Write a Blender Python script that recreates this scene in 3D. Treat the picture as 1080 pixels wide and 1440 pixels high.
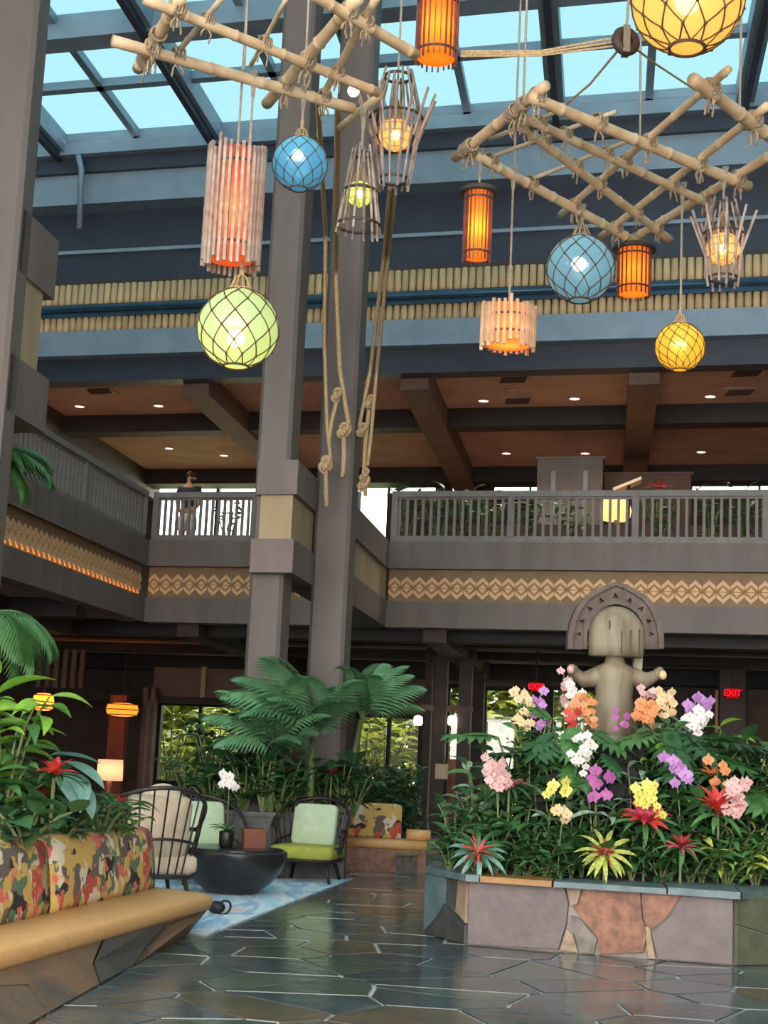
import bpy, math, random
import numpy as np
from mathutils import Vector, Matrix

# ------------------------------------------------------------------ scene, camera, light
sc = bpy.context.scene
for o in list(bpy.data.objects):
    bpy.data.objects.remove(o, do_unlink=True)
C = sc.collection
sc.view_settings.view_transform = 'Standard'
sc.view_settings.look = 'None'
sc.view_settings.gamma = 1.0
sc.view_settings.use_curve_mapping = False
sc.view_settings.exposure = EXPO = 1.4

FPX = 2163.0
PITCH = math.atan(349 / 2163)
ROLL = 0.046
EYE = Vector((0, 0, 1.5))
fwd = Vector((0, math.cos(PITCH), math.sin(PITCH)))
r0 = Vector((1, 0, 0))
u0 = Vector((0, -math.sin(PITCH), math.cos(PITCH)))
RGT = math.cos(ROLL) * r0 + math.sin(ROLL) * u0
UPV = -math.sin(ROLL) * r0 + math.cos(ROLL) * u0
cam = bpy.data.cameras.new('camera')
cam.sensor_fit = 'VERTICAL'
cam.sensor_height = 36
cam.sensor_width = 27
cam.lens = FPX / 1440 * 36
cam.clip_end = 400
cam_o = bpy.data.objects.new('camera', cam)
C.objects.link(cam_o)
mw = Matrix.Identity(4)
for i in range(3):
    mw[i][0] = RGT[i]; mw[i][1] = UPV[i]; mw[i][2] = -fwd[i]; mw[i][3] = EYE[i]
cam_o.matrix_world = mw
sc.camera = cam_o

world = bpy.data.worlds.new('sky')
sc.world = world
world.use_nodes = True
bg = world.node_tree.nodes['Background']
bg.inputs['Color'].default_value = (1.0, 0.955, 0.91, 1)
bg.inputs['Strength'].default_value = SKY = 3.0

# ------------------------------------------------------------------ measuring helpers
def ray(x, y):
    return fwd * FPX + RGT * (x - 540) + UPV * (720 - y)
def G(x, y, z=0.0):                       # point on a horizontal plane
    d = ray(x, y)
    return EYE + d * ((z - EYE.z) / d.z)
def D(x, y, Y):                           # point at a distance
    d = ray(x, y)
    return EYE + d * (Y / d.y)
def PX(Y):                                # metres in one pixel at distance Y
    return Y / 2190.0
uF = Vector((0.96033, -0.27886, 0)).normalized()     # along the gallery front, to the right
uL = Vector((0.14736, 0.98908, 0)).normalized()      # into the building
P0 = Vector((3.405, 27.0, 0))
nF = Vector((-uF.y, uF.x, 0))
nL = Vector((-uL.y, uL.x, 0))
def W(s, t, z):
    return P0 + uF * s + uL * t + Vector((0, 0, z))
def st(P):
    q = P - P0
    det = uF.x * uL.y - uL.x * uF.y
    return ((q.x * uL.y - uL.x * q.y) / det, (uF.x * q.y - q.x * uF.y) / det, P.z)
def Fp(x, y, t=0.0):                      # (s, t, z) on a plane parallel to the gallery front
    d = ray(x, y)
    q = P0 + uL * t
    return st(EYE + d * ((q - EYE).dot(nF) / d.dot(nF)))
def Lp(x, y, s):                          # (s, t, z) on a plane parallel to the left wing
    d = ray(x, y)
    q = P0 + uF * s
    return st(EYE + d * ((q - EYE).dot(nL) / d.dot(nL)))

# ------------------------------------------------------------------ building helpers
WLOC = {}
class MB:
    def __init__(self):
        self.v = []; self.f = []; self.m = []; self.mi = 0
    def add(self, vs, fs):
        n = len(self.v)
        self.v += [Vector(p) for p in vs]
        for q in fs:
            self.f.append([i + n for i in q]); self.m.append(self.mi)
        return self
    def hexa(self, b, t):
        return self.add(list(b) + list(t), [(3, 2, 1, 0), (4, 5, 6, 7), (0, 1, 5, 4), (1, 2, 6, 5), (2, 3, 7, 6), (3, 0, 4, 7)])
    def box(self, c, sx, sy, sz, rz=0.0):
        c = Vector(c); ca, sa = math.cos(rz), math.sin(rz)
        def q(x, y, z): return c + Vector((x * ca - y * sa, x * sa + y * ca, z))
        a, b, h = sx / 2, sy / 2, sz / 2
        return self.hexa([q(-a, -b, -h), q(a, -b, -h), q(a, b, -h), q(-a, b, -h)], [q(-a, -b, h), q(a, -b, h), q(a, b, h), q(-a, b, h)])
    def st(self, s0, s1, t0, t1, z0, z1):
        return self.hexa([W(s0, t0, z0), W(s1, t0, z0), W(s1, t1, z0), W(s0, t1, z0)], [W(s0, t0, z1), W(s1, t0, z1), W(s1, t1, z1), W(s0, t1, z1)])
    def prism(self, bot, top):
        n = len(bot)
        fs = [tuple(range(n - 1, -1, -1)), tuple(range(n, 2 * n))]
        for i in range(n):
            j = (i + 1) % n
            fs.append((i, j, n + j, n + i))
        return self.add(list(bot) + list(top), fs)
    def tube(self, path, r, n=6, closed=False, caps=True):
        path = [Vector(p) for p in path]
        k = len(path)
        if not hasattr(r, '__len__'): r = [r] * k
        vs = []; fs = []
        prev = None
        for i, p in enumerate(path):
            if closed: d = path[(i + 1) % k] - path[i - 1]
            else: d = path[min(i + 1, k - 1)] - path[max(i - 1, 0)]
            if d.length < 1e-9: d = Vector((0, 0, 1))
            d.normalize()
            if prev is None:
                a = d.cross(Vector((0, 0, 1)))
                if a.length < .1: a = d.cross(Vector((1, 0, 0)))
            else:
                a = prev - d * prev.dot(d)
                if a.length < 1e-6: a = d.cross(Vector((0.3, 1, 0.2)))
            a.normalize(); prev = a
            b = d.cross(a)
            for j in range(n):
                an = 2 * math.pi * j / n
                vs.append(p + (a * math.cos(an) + b * math.sin(an)) * r[i])
        m = k if closed else k - 1
        for i in range(m):
            i2 = (i + 1) % k
            for j in range(n):
                j2 = (j + 1) % n
                fs.append((i * n + j, i * n + j2, i2 * n + j2, i2 * n + j))
        if caps and not closed:
            fs.append(tuple(range(n - 1, -1, -1)))
            fs.append(tuple((k - 1) * n + j for j in range(n)))
        return self.add(vs, fs)
    def ring(self, c, R, r, n=24, m=5, ax=None, ay=None):
        ax = Vector(ax or (1, 0, 0)); ay = Vector(ay or (0, 1, 0)); c = Vector(c)
        return self.tube([c + ax * (R * math.cos(2 * math.pi * i / n)) + ay * (R * math.sin(2 * math.pi * i / n)) for i in range(n)], r, m, closed=True)
    def lathe(self, c, prof, n=20, sx=1.0, sy=1.0, rz=0.0, cap=True):
        c = Vector(c); vs = []; fs = []; k = len(prof)
        ca, sa = math.cos(rz), math.sin(rz)
        for (r, z) in prof:
            for j in range(n):
                an = 2 * math.pi * j / n
                x, y = r * sx * math.cos(an), r * sy * math.sin(an)
                vs.append(c + Vector((x * ca - y * sa, x * sa + y * ca, z)))
        for i in range(k - 1):
            for j in range(n):
                j2 = (j + 1) % n
                fs.append((i * n + j, i * n + j2, (i + 1) * n + j2, (i + 1) * n + j))
        if cap:
            fs.append(tuple(range(n - 1, -1, -1)))
            fs.append(tuple((k - 1) * n + j for j in range(n)))
        return self.add(vs, fs)
    def ball(self, c, r, n=16, k=10, sx=1, sy=1, sz=1):
        prof = [(max(r * math.sin(math.pi * i / k), r * .002), -r * sz * math.cos(math.pi * i / k)) for i in range(k + 1)]
        return self.lathe(c, prof, n, sx, sy)
    def mesh(self, name, off, mats, smooth):
        me = bpy.data.meshes.new(name)
        me.from_pydata([tuple(p - off) for p in self.v], [], self.f)
        for mm in mats: me.materials.append(mm)
        if len(mats) > 1: me.polygons.foreach_set('material_index', self.m)
        if smooth: me.polygons.foreach_set('use_smooth', [True] * len(self.f))
        me.update()
        return me
    def build(self, name, mat, parent=None, smooth=False, origin=None):
        mats = mat if isinstance(mat, (list, tuple)) else [mat]
        mats = [M[x] if isinstance(x, str) else x for x in mats]
        if parent is not None:
            off = WLOC[parent]
        elif origin is not None:
            off = Vector(origin)
        else:
            xs = [p.x for p in self.v]; ys = [p.y for p in self.v]; zs = [p.z for p in self.v]
            off = Vector(((min(xs) + max(xs)) / 2, (min(ys) + max(ys)) / 2, min(zs)))
        me = self.mesh(name, off, mats, smooth)
        o = bpy.data.objects.new(name, me)
        C.objects.link(o)
        WLOC[o] = off
        if parent is not None: o.parent = parent
        else: o.location = off
        return o

def tag(o, label=None, cat=None, group=None, kind=None):
    if label: o['label'] = label
    if cat: o['category'] = cat
    if group: o['group'] = group
    if kind: o['kind'] = kind
    return o
def thing(name, label, cat, loc, group=None, kind=None):
    o = bpy.data.objects.new(name, None)
    o.empty_display_size = .1
    C.objects.link(o)
    o.location = loc
    WLOC[o] = Vector(loc)
    return tag(o, label, cat, group, kind)
def inst(name, me, mat4, parent=None):       # one more object that shares mesh data
    o = bpy.data.objects.new(name, me)
    C.objects.link(o)
    w = mat4.translation.copy()
    if parent is not None:
        o.parent = parent
        mat4 = Matrix.Translation(-WLOC[parent]) @ mat4
    o.matrix_local = mat4
    WLOC[o] = w
    return o
def frame(x, y, z, c):                        # 4x4 from axes
    m = Matrix.Identity(4)
    for i in range(3):
        m[i][0] = x[i]; m[i][1] = y[i]; m[i][2] = z[i]; m[i][3] = c[i]
    return m
def along(a, b, roll=0.0):                    # matrix with x axis from a to b
    x = (b - a); L = x.length; x.normalize()
    y = Vector((0, 0, 1)).cross(x)
    if y.length < 1e-4: y = Vector((0, 1, 0))
    y.normalize(); z = x.cross(y)
    return frame(x, y, z, a) @ Matrix.Rotation(roll, 4, 'X'), L
def pt_lamp(name, loc, power, col, r=.05, parent=None):
    l = bpy.data.lights.new(name, 'POINT'); l.energy = power; l.color = col; l.shadow_soft_size = r
    o = bpy.data.objects.new(name, l); C.objects.link(o)
    o.location = Vector(loc) - (WLOC[parent] if parent is not None else Vector((0, 0, 0)))
    if parent is not None: o.parent = parent
    return o

# ------------------------------------------------------------------ materials
M = {}
def lin(c):
    out = []
    for x in c[:3]:
        x /= 255.0
        out.append(x / 12.92 if x <= .04045 else ((x + .055) / 1.055) ** 2.4)
    return tuple(out) + (1,)
def mat(name, c1, c2=None, scale=4.0, rough=.6, metal=0.0, bump=0.0, bscale=None, rand=0.0, spec=.5, stretch=None, trans=0.0, detail=4, coat=0.0):
    m = bpy.data.materials.new(name); m.use_nodes = True
    nt = m.node_tree; N = nt.nodes; Lk = nt.links
    b = N['Principled BSDF']
    b.inputs['Roughness'].default_value = rough
    b.inputs['Metallic'].default_value = metal
    b.inputs['Specular IOR Level'].default_value = spec
    if coat: b.inputs['Coat Weight'].default_value = coat; b.inputs['Coat Roughness'].default_value = .1
    b.inputs['Base Color'].default_value = lin(c1)
    last = None
    tc = N.new('ShaderNodeTexCoord')
    mp = N.new('ShaderNodeMapping')
    Lk.new(tc.outputs['Object'], mp.inputs['Vector'])
    if stretch: mp.inputs['Scale'].default_value = stretch
    if c2 is not None:
        no = N.new('ShaderNodeTexNoise')
        no.inputs['Scale'].default_value = scale; no.inputs['Detail'].default_value = detail
        Lk.new(mp.outputs['Vector'], no.inputs['Vector'])
        ra = N.new('ShaderNodeValToRGB')
        ra.color_ramp.elements[0].position = .35; ra.color_ramp.elements[1].position = .68
        ra.color_ramp.elements[0].color = lin(c1); ra.color_ramp.elements[1].color = lin(c2)
        Lk.new(no.outputs['Fac'], ra.inputs['Fac'])
        last = ra.outputs['Color']
    if rand:
        oi = N.new('ShaderNodeObjectInfo')
        mr = N.new('ShaderNodeMapRange')
        mr.inputs['To Min'].default_value = 1 - rand; mr.inputs['To Max'].default_value = 1 + rand
        Lk.new(oi.outputs['Random'], mr.inputs['Value'])
        hs = N.new('ShaderNodeHueSaturation')
        Lk.new(mr.outputs['Result'], hs.inputs['Value'])
        if last is not None: Lk.new(last, hs.inputs['Color'])
        else: hs.inputs['Color'].default_value = lin(c1)
        last = hs.outputs['Color']
    if last is not None: Lk.new(last, b.inputs['Base Color'])
    if bump:
        n2 = N.new('ShaderNodeTexNoise'); n2.inputs['Scale'].default_value = bscale or scale * 4; n2.inputs['Detail'].default_value = 5
        Lk.new(mp.outputs['Vector'], n2.inputs['Vector'])
        bp = N.new('ShaderNodeBump'); bp.inputs['Strength'].default_value = bump; bp.inputs['Distance'].default_value = .02
        Lk.new(n2.outputs['Fac'], bp.inputs['Height'])
        Lk.new(bp.outputs['Normal'], b.inputs['Normal'])
    if trans:
        tr = N.new('ShaderNodeBsdfTranslucent'); mx = N.new('ShaderNodeMixShader')
        mx.inputs['Fac'].default_value = trans
        if last is not None: Lk.new(last, tr.inputs['Color'])
        else: tr.inputs['Color'].default_value = lin(c1)
        Lk.new(b.outputs['BSDF'], mx.inputs[1]); Lk.new(tr.outputs['BSDF'], mx.inputs[2])
        Lk.new(mx.outputs['Shader'], N['Material Output'].inputs['Surface'])
    M[name] = m
    return m
def emit(name, c, s):
    m = bpy.data.materials.new(name); m.use_nodes = True
    nt = m.node_tree; nt.nodes.remove(nt.nodes['Principled BSDF'])
    e = nt.nodes.new('ShaderNodeEmission'); e.inputs['Color'].default_value = lin(c); e.inputs['Strength'].default_value = s
    nt.links.new(e.outputs['Emission'], nt.nodes['Material Output'].inputs['Surface'])
    M[name] = m; return m
def glass(name, tint, gloss=.08):
    m = bpy.data.materials.new(name); m.use_nodes = True
    nt = m.node_tree; N = nt.nodes; N.remove(N['Principled BSDF'])
    t = N.new('ShaderNodeBsdfTransparent'); t.inputs['Color'].default_value = tint + (1,)
    g = N.new('ShaderNodeBsdfGlossy'); g.inputs['Roughness'].default_value = .03
    x = N.new('ShaderNodeMixShader'); x.inputs['Fac'].default_value = gloss
    nt.links.new(t.outputs['BSDF'], x.inputs[1]); nt.links.new(g.outputs['BSDF'], x.inputs[2])
    nt.links.new(x.outputs['Shader'], N['Material Output'].inputs['Surface'])
    M[name] = m; return m
def floatglass(name, c, clear=.35):   # frosted coloured glass of the hanging floats, lit from within
    m = bpy.data.materials.new(name); m.use_nodes = True
    nt = m.node_tree; N = nt.nodes; Lk = nt.links; N.remove(N['Principled BSDF'])
    t = N.new('ShaderNodeBsdfTransparent'); t.inputs['Color'].default_value = lin(c)
    d = N.new('ShaderNodeBsdfDiffuse'); d.inputs['Color'].default_value = lin(c)
    l = N.new('ShaderNodeBsdfTranslucent'); l.inputs['Color'].default_value = lin(c)
    g = N.new('ShaderNodeBsdfGlossy'); g.inputs['Roughness'].default_value = .08
    x1 = N.new('ShaderNodeMixShader'); x1.inputs['Fac'].default_value = .5
    Lk.new(d.outputs['BSDF'], x1.inputs[1]); Lk.new(l.outputs['BSDF'], x1.inputs[2])
    x2 = N.new('ShaderNodeMixShader'); x2.inputs['Fac'].default_value = clear
    Lk.new(x1.outputs['Shader'], x2.inputs[1]); Lk.new(t.outputs['BSDF'], x2.inputs[2])
    x3 = N.new('ShaderNodeMixShader'); x3.inputs['Fac'].default_value = .07
    Lk.new(x2.outputs['Shader'], x3.inputs[1]); Lk.new(g.outputs['BSDF'], x3.inputs[2])
    last = x3
    Lk.new(last.outputs['Shader'], N['Material Output'].inputs['Surface'])
    M[name] = m; return m

mat('timber', (112, 99, 93), (124, 111, 104), 3, .62, bump=.12, stretch=(1, 1, .25))
mat('timber_dark', (58, 45, 40), (70, 55, 48), 3, .6, bump=.1)
mat('timber_black', (34, 29, 29), (44, 37, 35), 3, .65)
mat('column_paint', (104, 94, 89), (118, 107, 101), 2.2, .55, bump=.15, stretch=(1, 1, .2))
mat('cream_board', (160, 140, 108), (172, 152, 120), 3, .7, stretch=(1, 1, .3))
mat('frieze_board', (140, 114, 84), (152, 126, 94), 5, .7)
mat('diamond', (226, 182, 134), (234, 192, 144), 6, .6)
mat('diamond_core', (162, 112, 78), (178, 128, 90), 6, .65)
mat('steel_blue', (130, 150, 164), (142, 162, 176), 2, .5, metal=.15)
mat('steel_dark', (44, 52, 66), (52, 60, 74), 2, .5)
mat('pipe_teal', (42, 74, 96), (52, 90, 112), 2, .3, metal=.3)
mat('bamboo_screen', (214, 184, 140), (196, 164, 120), 6, .6, rand=.12, stretch=(1, 1, .3))
mat('ceiling_panel', (184, 156, 142), (164, 138, 124), 1.5, .8)
mat('ceiling_low', (184, 156, 142), (164, 138, 124), 1.5, .8)
mat('rail_paint', (124, 116, 111), (138, 130, 124), 5, .6)
mat('carpet', (158, 128, 108), (140, 112, 94), 3, .95)
mat('wall_brown', (110, 88, 76), (96, 76, 66), 2, .7)
mat('wall_plain', (120, 108, 100), (134, 122, 112), 1, .8)
mat('grout', (186, 186, 176), (120, 122, 118), 6, .55)
mat('slate', (58, 70, 78), (84, 95, 98), 2.5, .15, bump=.22, bscale=7, rand=.22, spec=.6)
mat('slate_green', (62, 78, 76), (92, 102, 92), 2.5, .16, bump=.22, bscale=7, rand=.2, spec=.6)
mat('slate_brown', (110, 94, 78), (78, 76, 72), 2.5, .17, bump=.22, bscale=7, rand=.15, spec=.6)
mat('cap_slate', (104, 124, 126), (76, 96, 102), 5, .32, bump=.2, bscale=20)
mat('cap_ochre', (166, 122, 70), (144, 104, 62), 5, .35, bump=.15, bscale=20)
mat('stone_mauve', (116, 104, 102), (102, 90, 89), 5, .5, bump=.25, bscale=18)
mat('stone_red', (112, 76, 58), (156, 106, 82), 11, .5, bump=.4, bscale=16)
mat('stone_beige', (164, 144, 118), (130, 110, 90), 9, .55, bump=.3, bscale=20)
mat('stone_grey', (134, 126, 118), (100, 94, 88), 9, .55, bump=.3, bscale=20)
mat('stone_olive', (92, 96, 74), (72, 80, 62), 7, .6, bump=.4, bscale=16)
mat('stone_dark', (60, 64, 66), (86, 84, 78), 6, .45, bump=.35, bscale=14)
mat('mortar', (150, 140, 132), (128, 120, 112), 8, .8)
mat('lava', (28, 27, 29), (46, 43, 42), 6, .85, bump=.8, bscale=14)
mat('soil', (52, 42, 34), (36, 30, 26), 12, .9, bump=.5)
mat('statue_wood', (150, 140, 118), (104, 86, 66), 2.2, .6, bump=.3, bscale=8, stretch=(2.5, 2.5, .5))
mat('statue_dark', (104, 90, 82), (78, 66, 60), 6, .7, bump=.6, bscale=22)
mat('bamboo', (232, 204, 166), (208, 174, 134), 5, .5, rand=.08, bump=.1)
mat('bamboo_pale', (226, 206, 172), (196, 172, 138), 5, .5, rand=.1)
mat('lash', (150, 128, 106), (190, 170, 144), 30, .85, bump=.7, bscale=60)
mat('rope', (206, 178, 136), (168, 138, 100), 40, .85, bump=.7, bscale=80)
mat('cord', (170, 158, 142), (146, 134, 120), 20, .6)
mat('net', (98, 74, 52), (72, 54, 40), 20, .8)
mat('slat_grey', (186, 168, 154), (140, 118, 106), 8, .55, rand=.15)
mat('slat_dark', (92, 58, 46), (120, 84, 70), 8, .5, rand=.2)
mat('slat_pale', (226, 200, 160), (176, 142, 110), 8, .55, rand=.15)
mat('hoop_dark', (84, 70, 64), (60, 50, 46), 8, .6)
mat('stick_grey', (170, 156, 146), (110, 92, 84), 8, .55, rand=.2)
mat('tan_leather', (222, 172, 114), (212, 162, 104), 14, .45, bump=.06, bscale=80)
mat('bench_stone', (120, 92, 66), (78, 72, 66), 2.2, .5, bump=.4, bscale=12)
mat('bench_stone_dark', (62, 66, 64), (84, 80, 72), 3, .45, bump=.4, bscale=12)
mat('rattan', (36, 28, 26), (52, 42, 38), 12, .45)
mat('cushion_green', (186, 204, 172), (174, 194, 162), 10, .85, bump=.1, bscale=60)
mat('cushion_lime', (164, 170, 72), (152, 158, 64), 10, .85, bump=.1, bscale=60)
mat('cushion_beige', (206, 190, 164), (190, 172, 146), 10, .85, bump=.1, bscale=60)
mat('table_black', (34, 32, 34), (46, 42, 42), 5, .28)
mat('wood_red', (128, 66, 42), (106, 54, 36), 5, .5)
mat('white_petal', (250, 246, 240), (236, 230, 226), 12, .5, trans=.25)
mat('pot_dark', (36, 30, 28), None, rough=.4)
mat('metal_grey', (140, 140, 144), None, rough=.35, metal=.6)
mat('peach_column', (226, 164, 134), (208, 146, 118), 2, .6)
mat('sign_frame', (206, 178, 140), None, rough=.5)
mat('sign_paper', (232, 222, 200), (170, 140, 112), 60, .6)
mat('kiosk', (106, 102, 98), (120, 116, 110), 3, .6)
mat('shirt', (46, 44, 52), None, rough=.9)
mat('skin', (170, 122, 96), None, rough=.6)
mat('hair', (40, 28, 22), None, rough=.7)
mat('shorts', (196, 196, 204), None, rough=.9)
mat('bag_black', (18, 17, 18), (28, 26, 26), 10, .6)
mat('grass', (120, 150, 60), (150, 170, 80), 3, .9)
mat('straw', (216, 178, 120), (190, 150, 96), 12, .85)
mat('exit_case', (40, 10, 12), None, rough=.4)
for nm, a, b, tr in [('leaf_deep', (46, 84, 50), (66, 108, 62), .2), ('leaf_mid', (70, 118, 64), (94, 142, 78), .25), ('leaf_bright', (130, 184, 62), (164, 206, 84), .35),
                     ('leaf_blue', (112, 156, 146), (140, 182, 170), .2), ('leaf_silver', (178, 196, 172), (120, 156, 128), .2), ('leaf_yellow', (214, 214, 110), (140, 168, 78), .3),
                     ('leaf_palm', (92, 142, 98), (120, 168, 120), .25), ('leaf_garden', (168, 184, 62), (196, 202, 86), .4), ('leaf_garden_deep', (104, 132, 54), (136, 156, 66), .3),
                     ('bract_red', (206, 56, 50), (226, 92, 80), .25), ('bract_pink', (206, 60, 92), (230, 110, 130), .25), ('bract_orange', (222, 120, 70), (236, 150, 90), .25),
                     ('red_heart', (176, 40, 46), (120, 60, 46), .2), ('petal_violet', (184, 124, 196), (206, 154, 214), .25), ('petal_magenta', (180, 84, 164), (200, 120, 186), .25),
                     ('petal_yellow', (238, 226, 96), (246, 238, 140), .25), ('petal_cream', (246, 226, 180), (240, 200, 150), .25), ('petal_pink', (236, 200, 196), (220, 166, 164), .25),
                     ('petal_orange', (236, 170, 110), (226, 140, 90), .25), ('lip', (206, 120, 120), None, .1), ('stem_green', (92, 108, 62), (110, 120, 74), 0)]:
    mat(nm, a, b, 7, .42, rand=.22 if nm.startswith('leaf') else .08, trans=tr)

def fabric(name):
    m = bpy.data.materials.new(name); m.use_nodes = True
    nt = m.node_tree; N = nt.nodes; L = nt.links; b = N['Principled BSDF']
    b.inputs['Roughness'].default_value = .85
    tc = N.new('ShaderNodeTexCoord'); mp = N.new('ShaderNodeMapping'); L.new(tc.outputs['UV'], mp.inputs['Vector'])
    wn = N.new('ShaderNodeTexNoise'); wn.inputs['Scale'].default_value = 7; wn.inputs['Detail'].default_value = 3
    L.new(mp.outputs['Vector'], wn.inputs['Vector'])
    mixv = N.new('ShaderNodeVectorMath'); mixv.operation = 'MULTIPLY_ADD'
    mixv.inputs[1].default_value = (.22, .22, .22)
    L.new(wn.outputs['Color'], mixv.inputs[0]); L.new(mp.outputs['Vector'], mixv.inputs[2])
    def layer(prev, scale, lo, hi, col, seed, sx=1.0, sy=1.0, invert=False):
        mp2 = N.new('ShaderNodeMapping'); mp2.inputs['Location'].default_value = (seed * 1.7, seed * .9, seed); mp2.inputs['Scale'].default_value = (sx, sy, 1)
        L.new(mixv.outputs['Vector'], mp2.inputs['Vector'])
        no = N.new('ShaderNodeTexNoise'); no.inputs['Scale'].default_value = scale; no.inputs['Detail'].default_value = 1.5; no.inputs['Roughness'].default_value = .4
        L.new(mp2.outputs['Vector'], no.inputs['Vector'])
        ra = N.new('ShaderNodeValToRGB'); ra.color_ramp.interpolation = 'CONSTANT'
        ra.color_ramp.elements[0].color = (0, 0, 0, 1); ra.color_ramp.elements[1].color = (1, 1, 1, 1); ra.color_ramp.elements[1].position = lo
        e = ra.color_ramp.elements.new(hi); e.color = (0, 0, 0, 1)
        L.new(no.outputs['Fac'], ra.inputs['Fac'])
        mx = N.new('ShaderNodeMix'); mx.data_type = 'RGBA'
        L.new(ra.outputs['Color'], mx.inputs['Factor'])
        if isinstance(prev, tuple): mx.inputs['A'].default_value = prev
        else: L.new(prev, mx.inputs['A'])
        mx.inputs['B'].default_value = lin(col)
        return mx.outputs['Result']
    c = lin((206, 170, 96))
    c = layer(c, 3.0, .60, .9, (150, 150, 118), 1)
    c = layer(c, 3.8, .57, .9, (110, 96, 88), 3)
    c = layer(c, 3.4, .60, .75, (188, 84, 66), 5, 1, .7)
    c = layer(c, 6.0, .60, .9, (216, 204, 178), 7, 1.3, .8)
    c = layer(c, 4.6, .62, .9, (52, 46, 46), 9, .7, 1.2)
    c = layer(c, 6.5, .64, .9, (220, 110, 100), 11)
    c = layer(c, 5.5, .62, .9, (96, 122, 92), 13)
    L.new(c, b.inputs['Base Color'])
    M[name] = m
fabric('print_fabric')
def rugmat():
    m = bpy.data.materials.new('rug_pile'); m.use_nodes = True
    nt = m.node_tree; N = nt.nodes; L = nt.links; b = N['Principled BSDF']; b.inputs['Roughness'].default_value = .95
    tc = N.new('ShaderNodeTexCoord'); mp = N.new('ShaderNodeMapping'); mp.inputs['Rotation'].default_value = (0, 0, .5); mp.inputs['Scale'].default_value = (2.2, .6, 1)
    L.new(tc.outputs['Object'], mp.inputs['Vector'])
    no = N.new('ShaderNodeTexNoise'); no.inputs['Scale'].default_value = 1.1; no.inputs['Detail'].default_value = 4; no.inputs['Distortion'].default_value = .3
    L.new(mp.outputs['Vector'], no.inputs['Vector'])
    ra = N.new('ShaderNodeValToRGB'); el = ra.color_ramp.elements
    el[0].position = .30; el[0].color = lin((160, 200, 226)); el[1].position = .72; el[1].color = lin((226, 200, 190))
    for p, c in [(.42, (190, 222, 238)), (.48, (228, 236, 238)), (.56, (140, 182, 218)), (.62, (216, 226, 232))]:
        e = el.new(p); e.color = lin(c)
    L.new(no.outputs['Fac'], ra.inputs['Fac']); L.new(ra.outputs['Color'], b.inputs['Base Color'])
    M['rug_pile'] = m
rugmat()
glass('roof_glass', (.255, .36, .39), .04)
glass('window_glass', (.93, .95, .93), .08)
def paper(name, c):                     # translucent lantern paper, lit by the bulb inside
    m = bpy.data.materials.new(name); m.use_nodes = True
    nt = m.node_tree; N = nt.nodes; Lk = nt.links; N.remove(N['Principled BSDF'])
    d = N.new('ShaderNodeBsdfDiffuse'); d.inputs['Color'].default_value = lin(c)
    l = N.new('ShaderNodeBsdfTranslucent'); l.inputs['Color'].default_value = lin(c)
    x = N.new('ShaderNodeMixShader'); x.inputs['Fac'].default_value = .6
    Lk.new(d.outputs['BSDF'], x.inputs[1]); Lk.new(l.outputs['BSDF'], x.inputs[2])
    Lk.new(x.outputs['Shader'], N['Material Output'].inputs['Surface'])
    M[name] = m
emit('downlight_glow', (255, 206, 170), 2.6)
paper('lamp_shade_glow', (250, 206, 176))
paper('pendant_glow', (250, 170, 80))
paper('straw_shade', (226, 190, 134))
emit('bulb_warm', (255, 214, 140), 14)
emit('bulb_white', (255, 236, 214), 1.6)
paper('drum_orange', (255, 138, 46))
paper('drum_amber', (255, 150, 80))
paper('drum_soft', (240, 134, 84))
emit('exit_red', (255, 30, 40), .9)
emit('strip_warm', (255, 170, 90), 2.5)
emit('exit_panel', (200, 14, 26), .35)
floatglass('float_green', (196, 226, 188), .22)
floatglass('float_blue', (90, 176, 234), .22)
floatglass('float_paleblue', (120, 178, 226), .22)
floatglass('float_yellow', (236, 206, 84), .22)
floatglass('float_amber', (236, 208, 140), .22)
floatglass('float_peach', (240, 196, 150), .25)
floatglass('float_lime', (196, 224, 156), .25)

# ------------------------------------------------------------------ the floor and its flagstones
def clip(poly, a, b, c):                       # keep a*x+b*y<=c
    out = []
    for i in range(len(poly)):
        p, q = poly[i], poly[(i + 1) % len(poly)]
        dp = a * p[0] + b * p[1] - c; dq = a * q[0] + b * q[1] - c
        if dp <= 0: out.append(p)
        if (dp < 0 < dq) or (dq < 0 < dp):
            t = dp / (dp - dq); out.append((p[0] + (q[0] - p[0]) * t, p[1] + (q[1] - p[1]) * t))
    return out
def voronoi(x0, x1, y0, y1, step, seed, jit=.52):
    rnd = random.Random(seed)
    nx = int((x1 - x0) / step) + 1; ny = int((y1 - y0) / step) + 1
    P = {}
    for i in range(-2, nx + 2):
        for j in range(-2, ny + 2):
            P[i, j] = (x0 + (i + .5 + (j % 2) * .5 + rnd.uniform(-jit, jit)) * step, y0 + (j + .5 + rnd.uniform(-jit, jit)) * step)
    cells = []
    for i in range(nx):
        for j in range(ny):
            px, py = P[i, j]
            poly = [(px - 2 * step, py - 2 * step), (px + 2 * step, py - 2 * step), (px + 2 * step, py + 2 * step), (px - 2 * step, py + 2 * step)]
            for di in range(-2, 3):
                for dj in range(-2, 3):
                    if (di or dj) and (i + di, j + dj) in P:
                        qx, qy = P[i + di, j + dj]
                        a, b = qx - px, qy - py; L = math.hypot(a, b)
                        gap = .012
                        poly = clip(poly, a / L, b / L, (a * (px + qx) / 2 + b * (py + qy) / 2) / L - gap)
                        if len(poly) < 3: break
            if len(poly) >= 3: cells.append(poly)
    return cells
fl = MB().box((2, 16, -.075), 60, 64, .13)
floor = fl.build('floor', 'grout', origin=(0, 0, -.01)); tag(floor, kind='structure')
rnd = random.Random(4)
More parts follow.
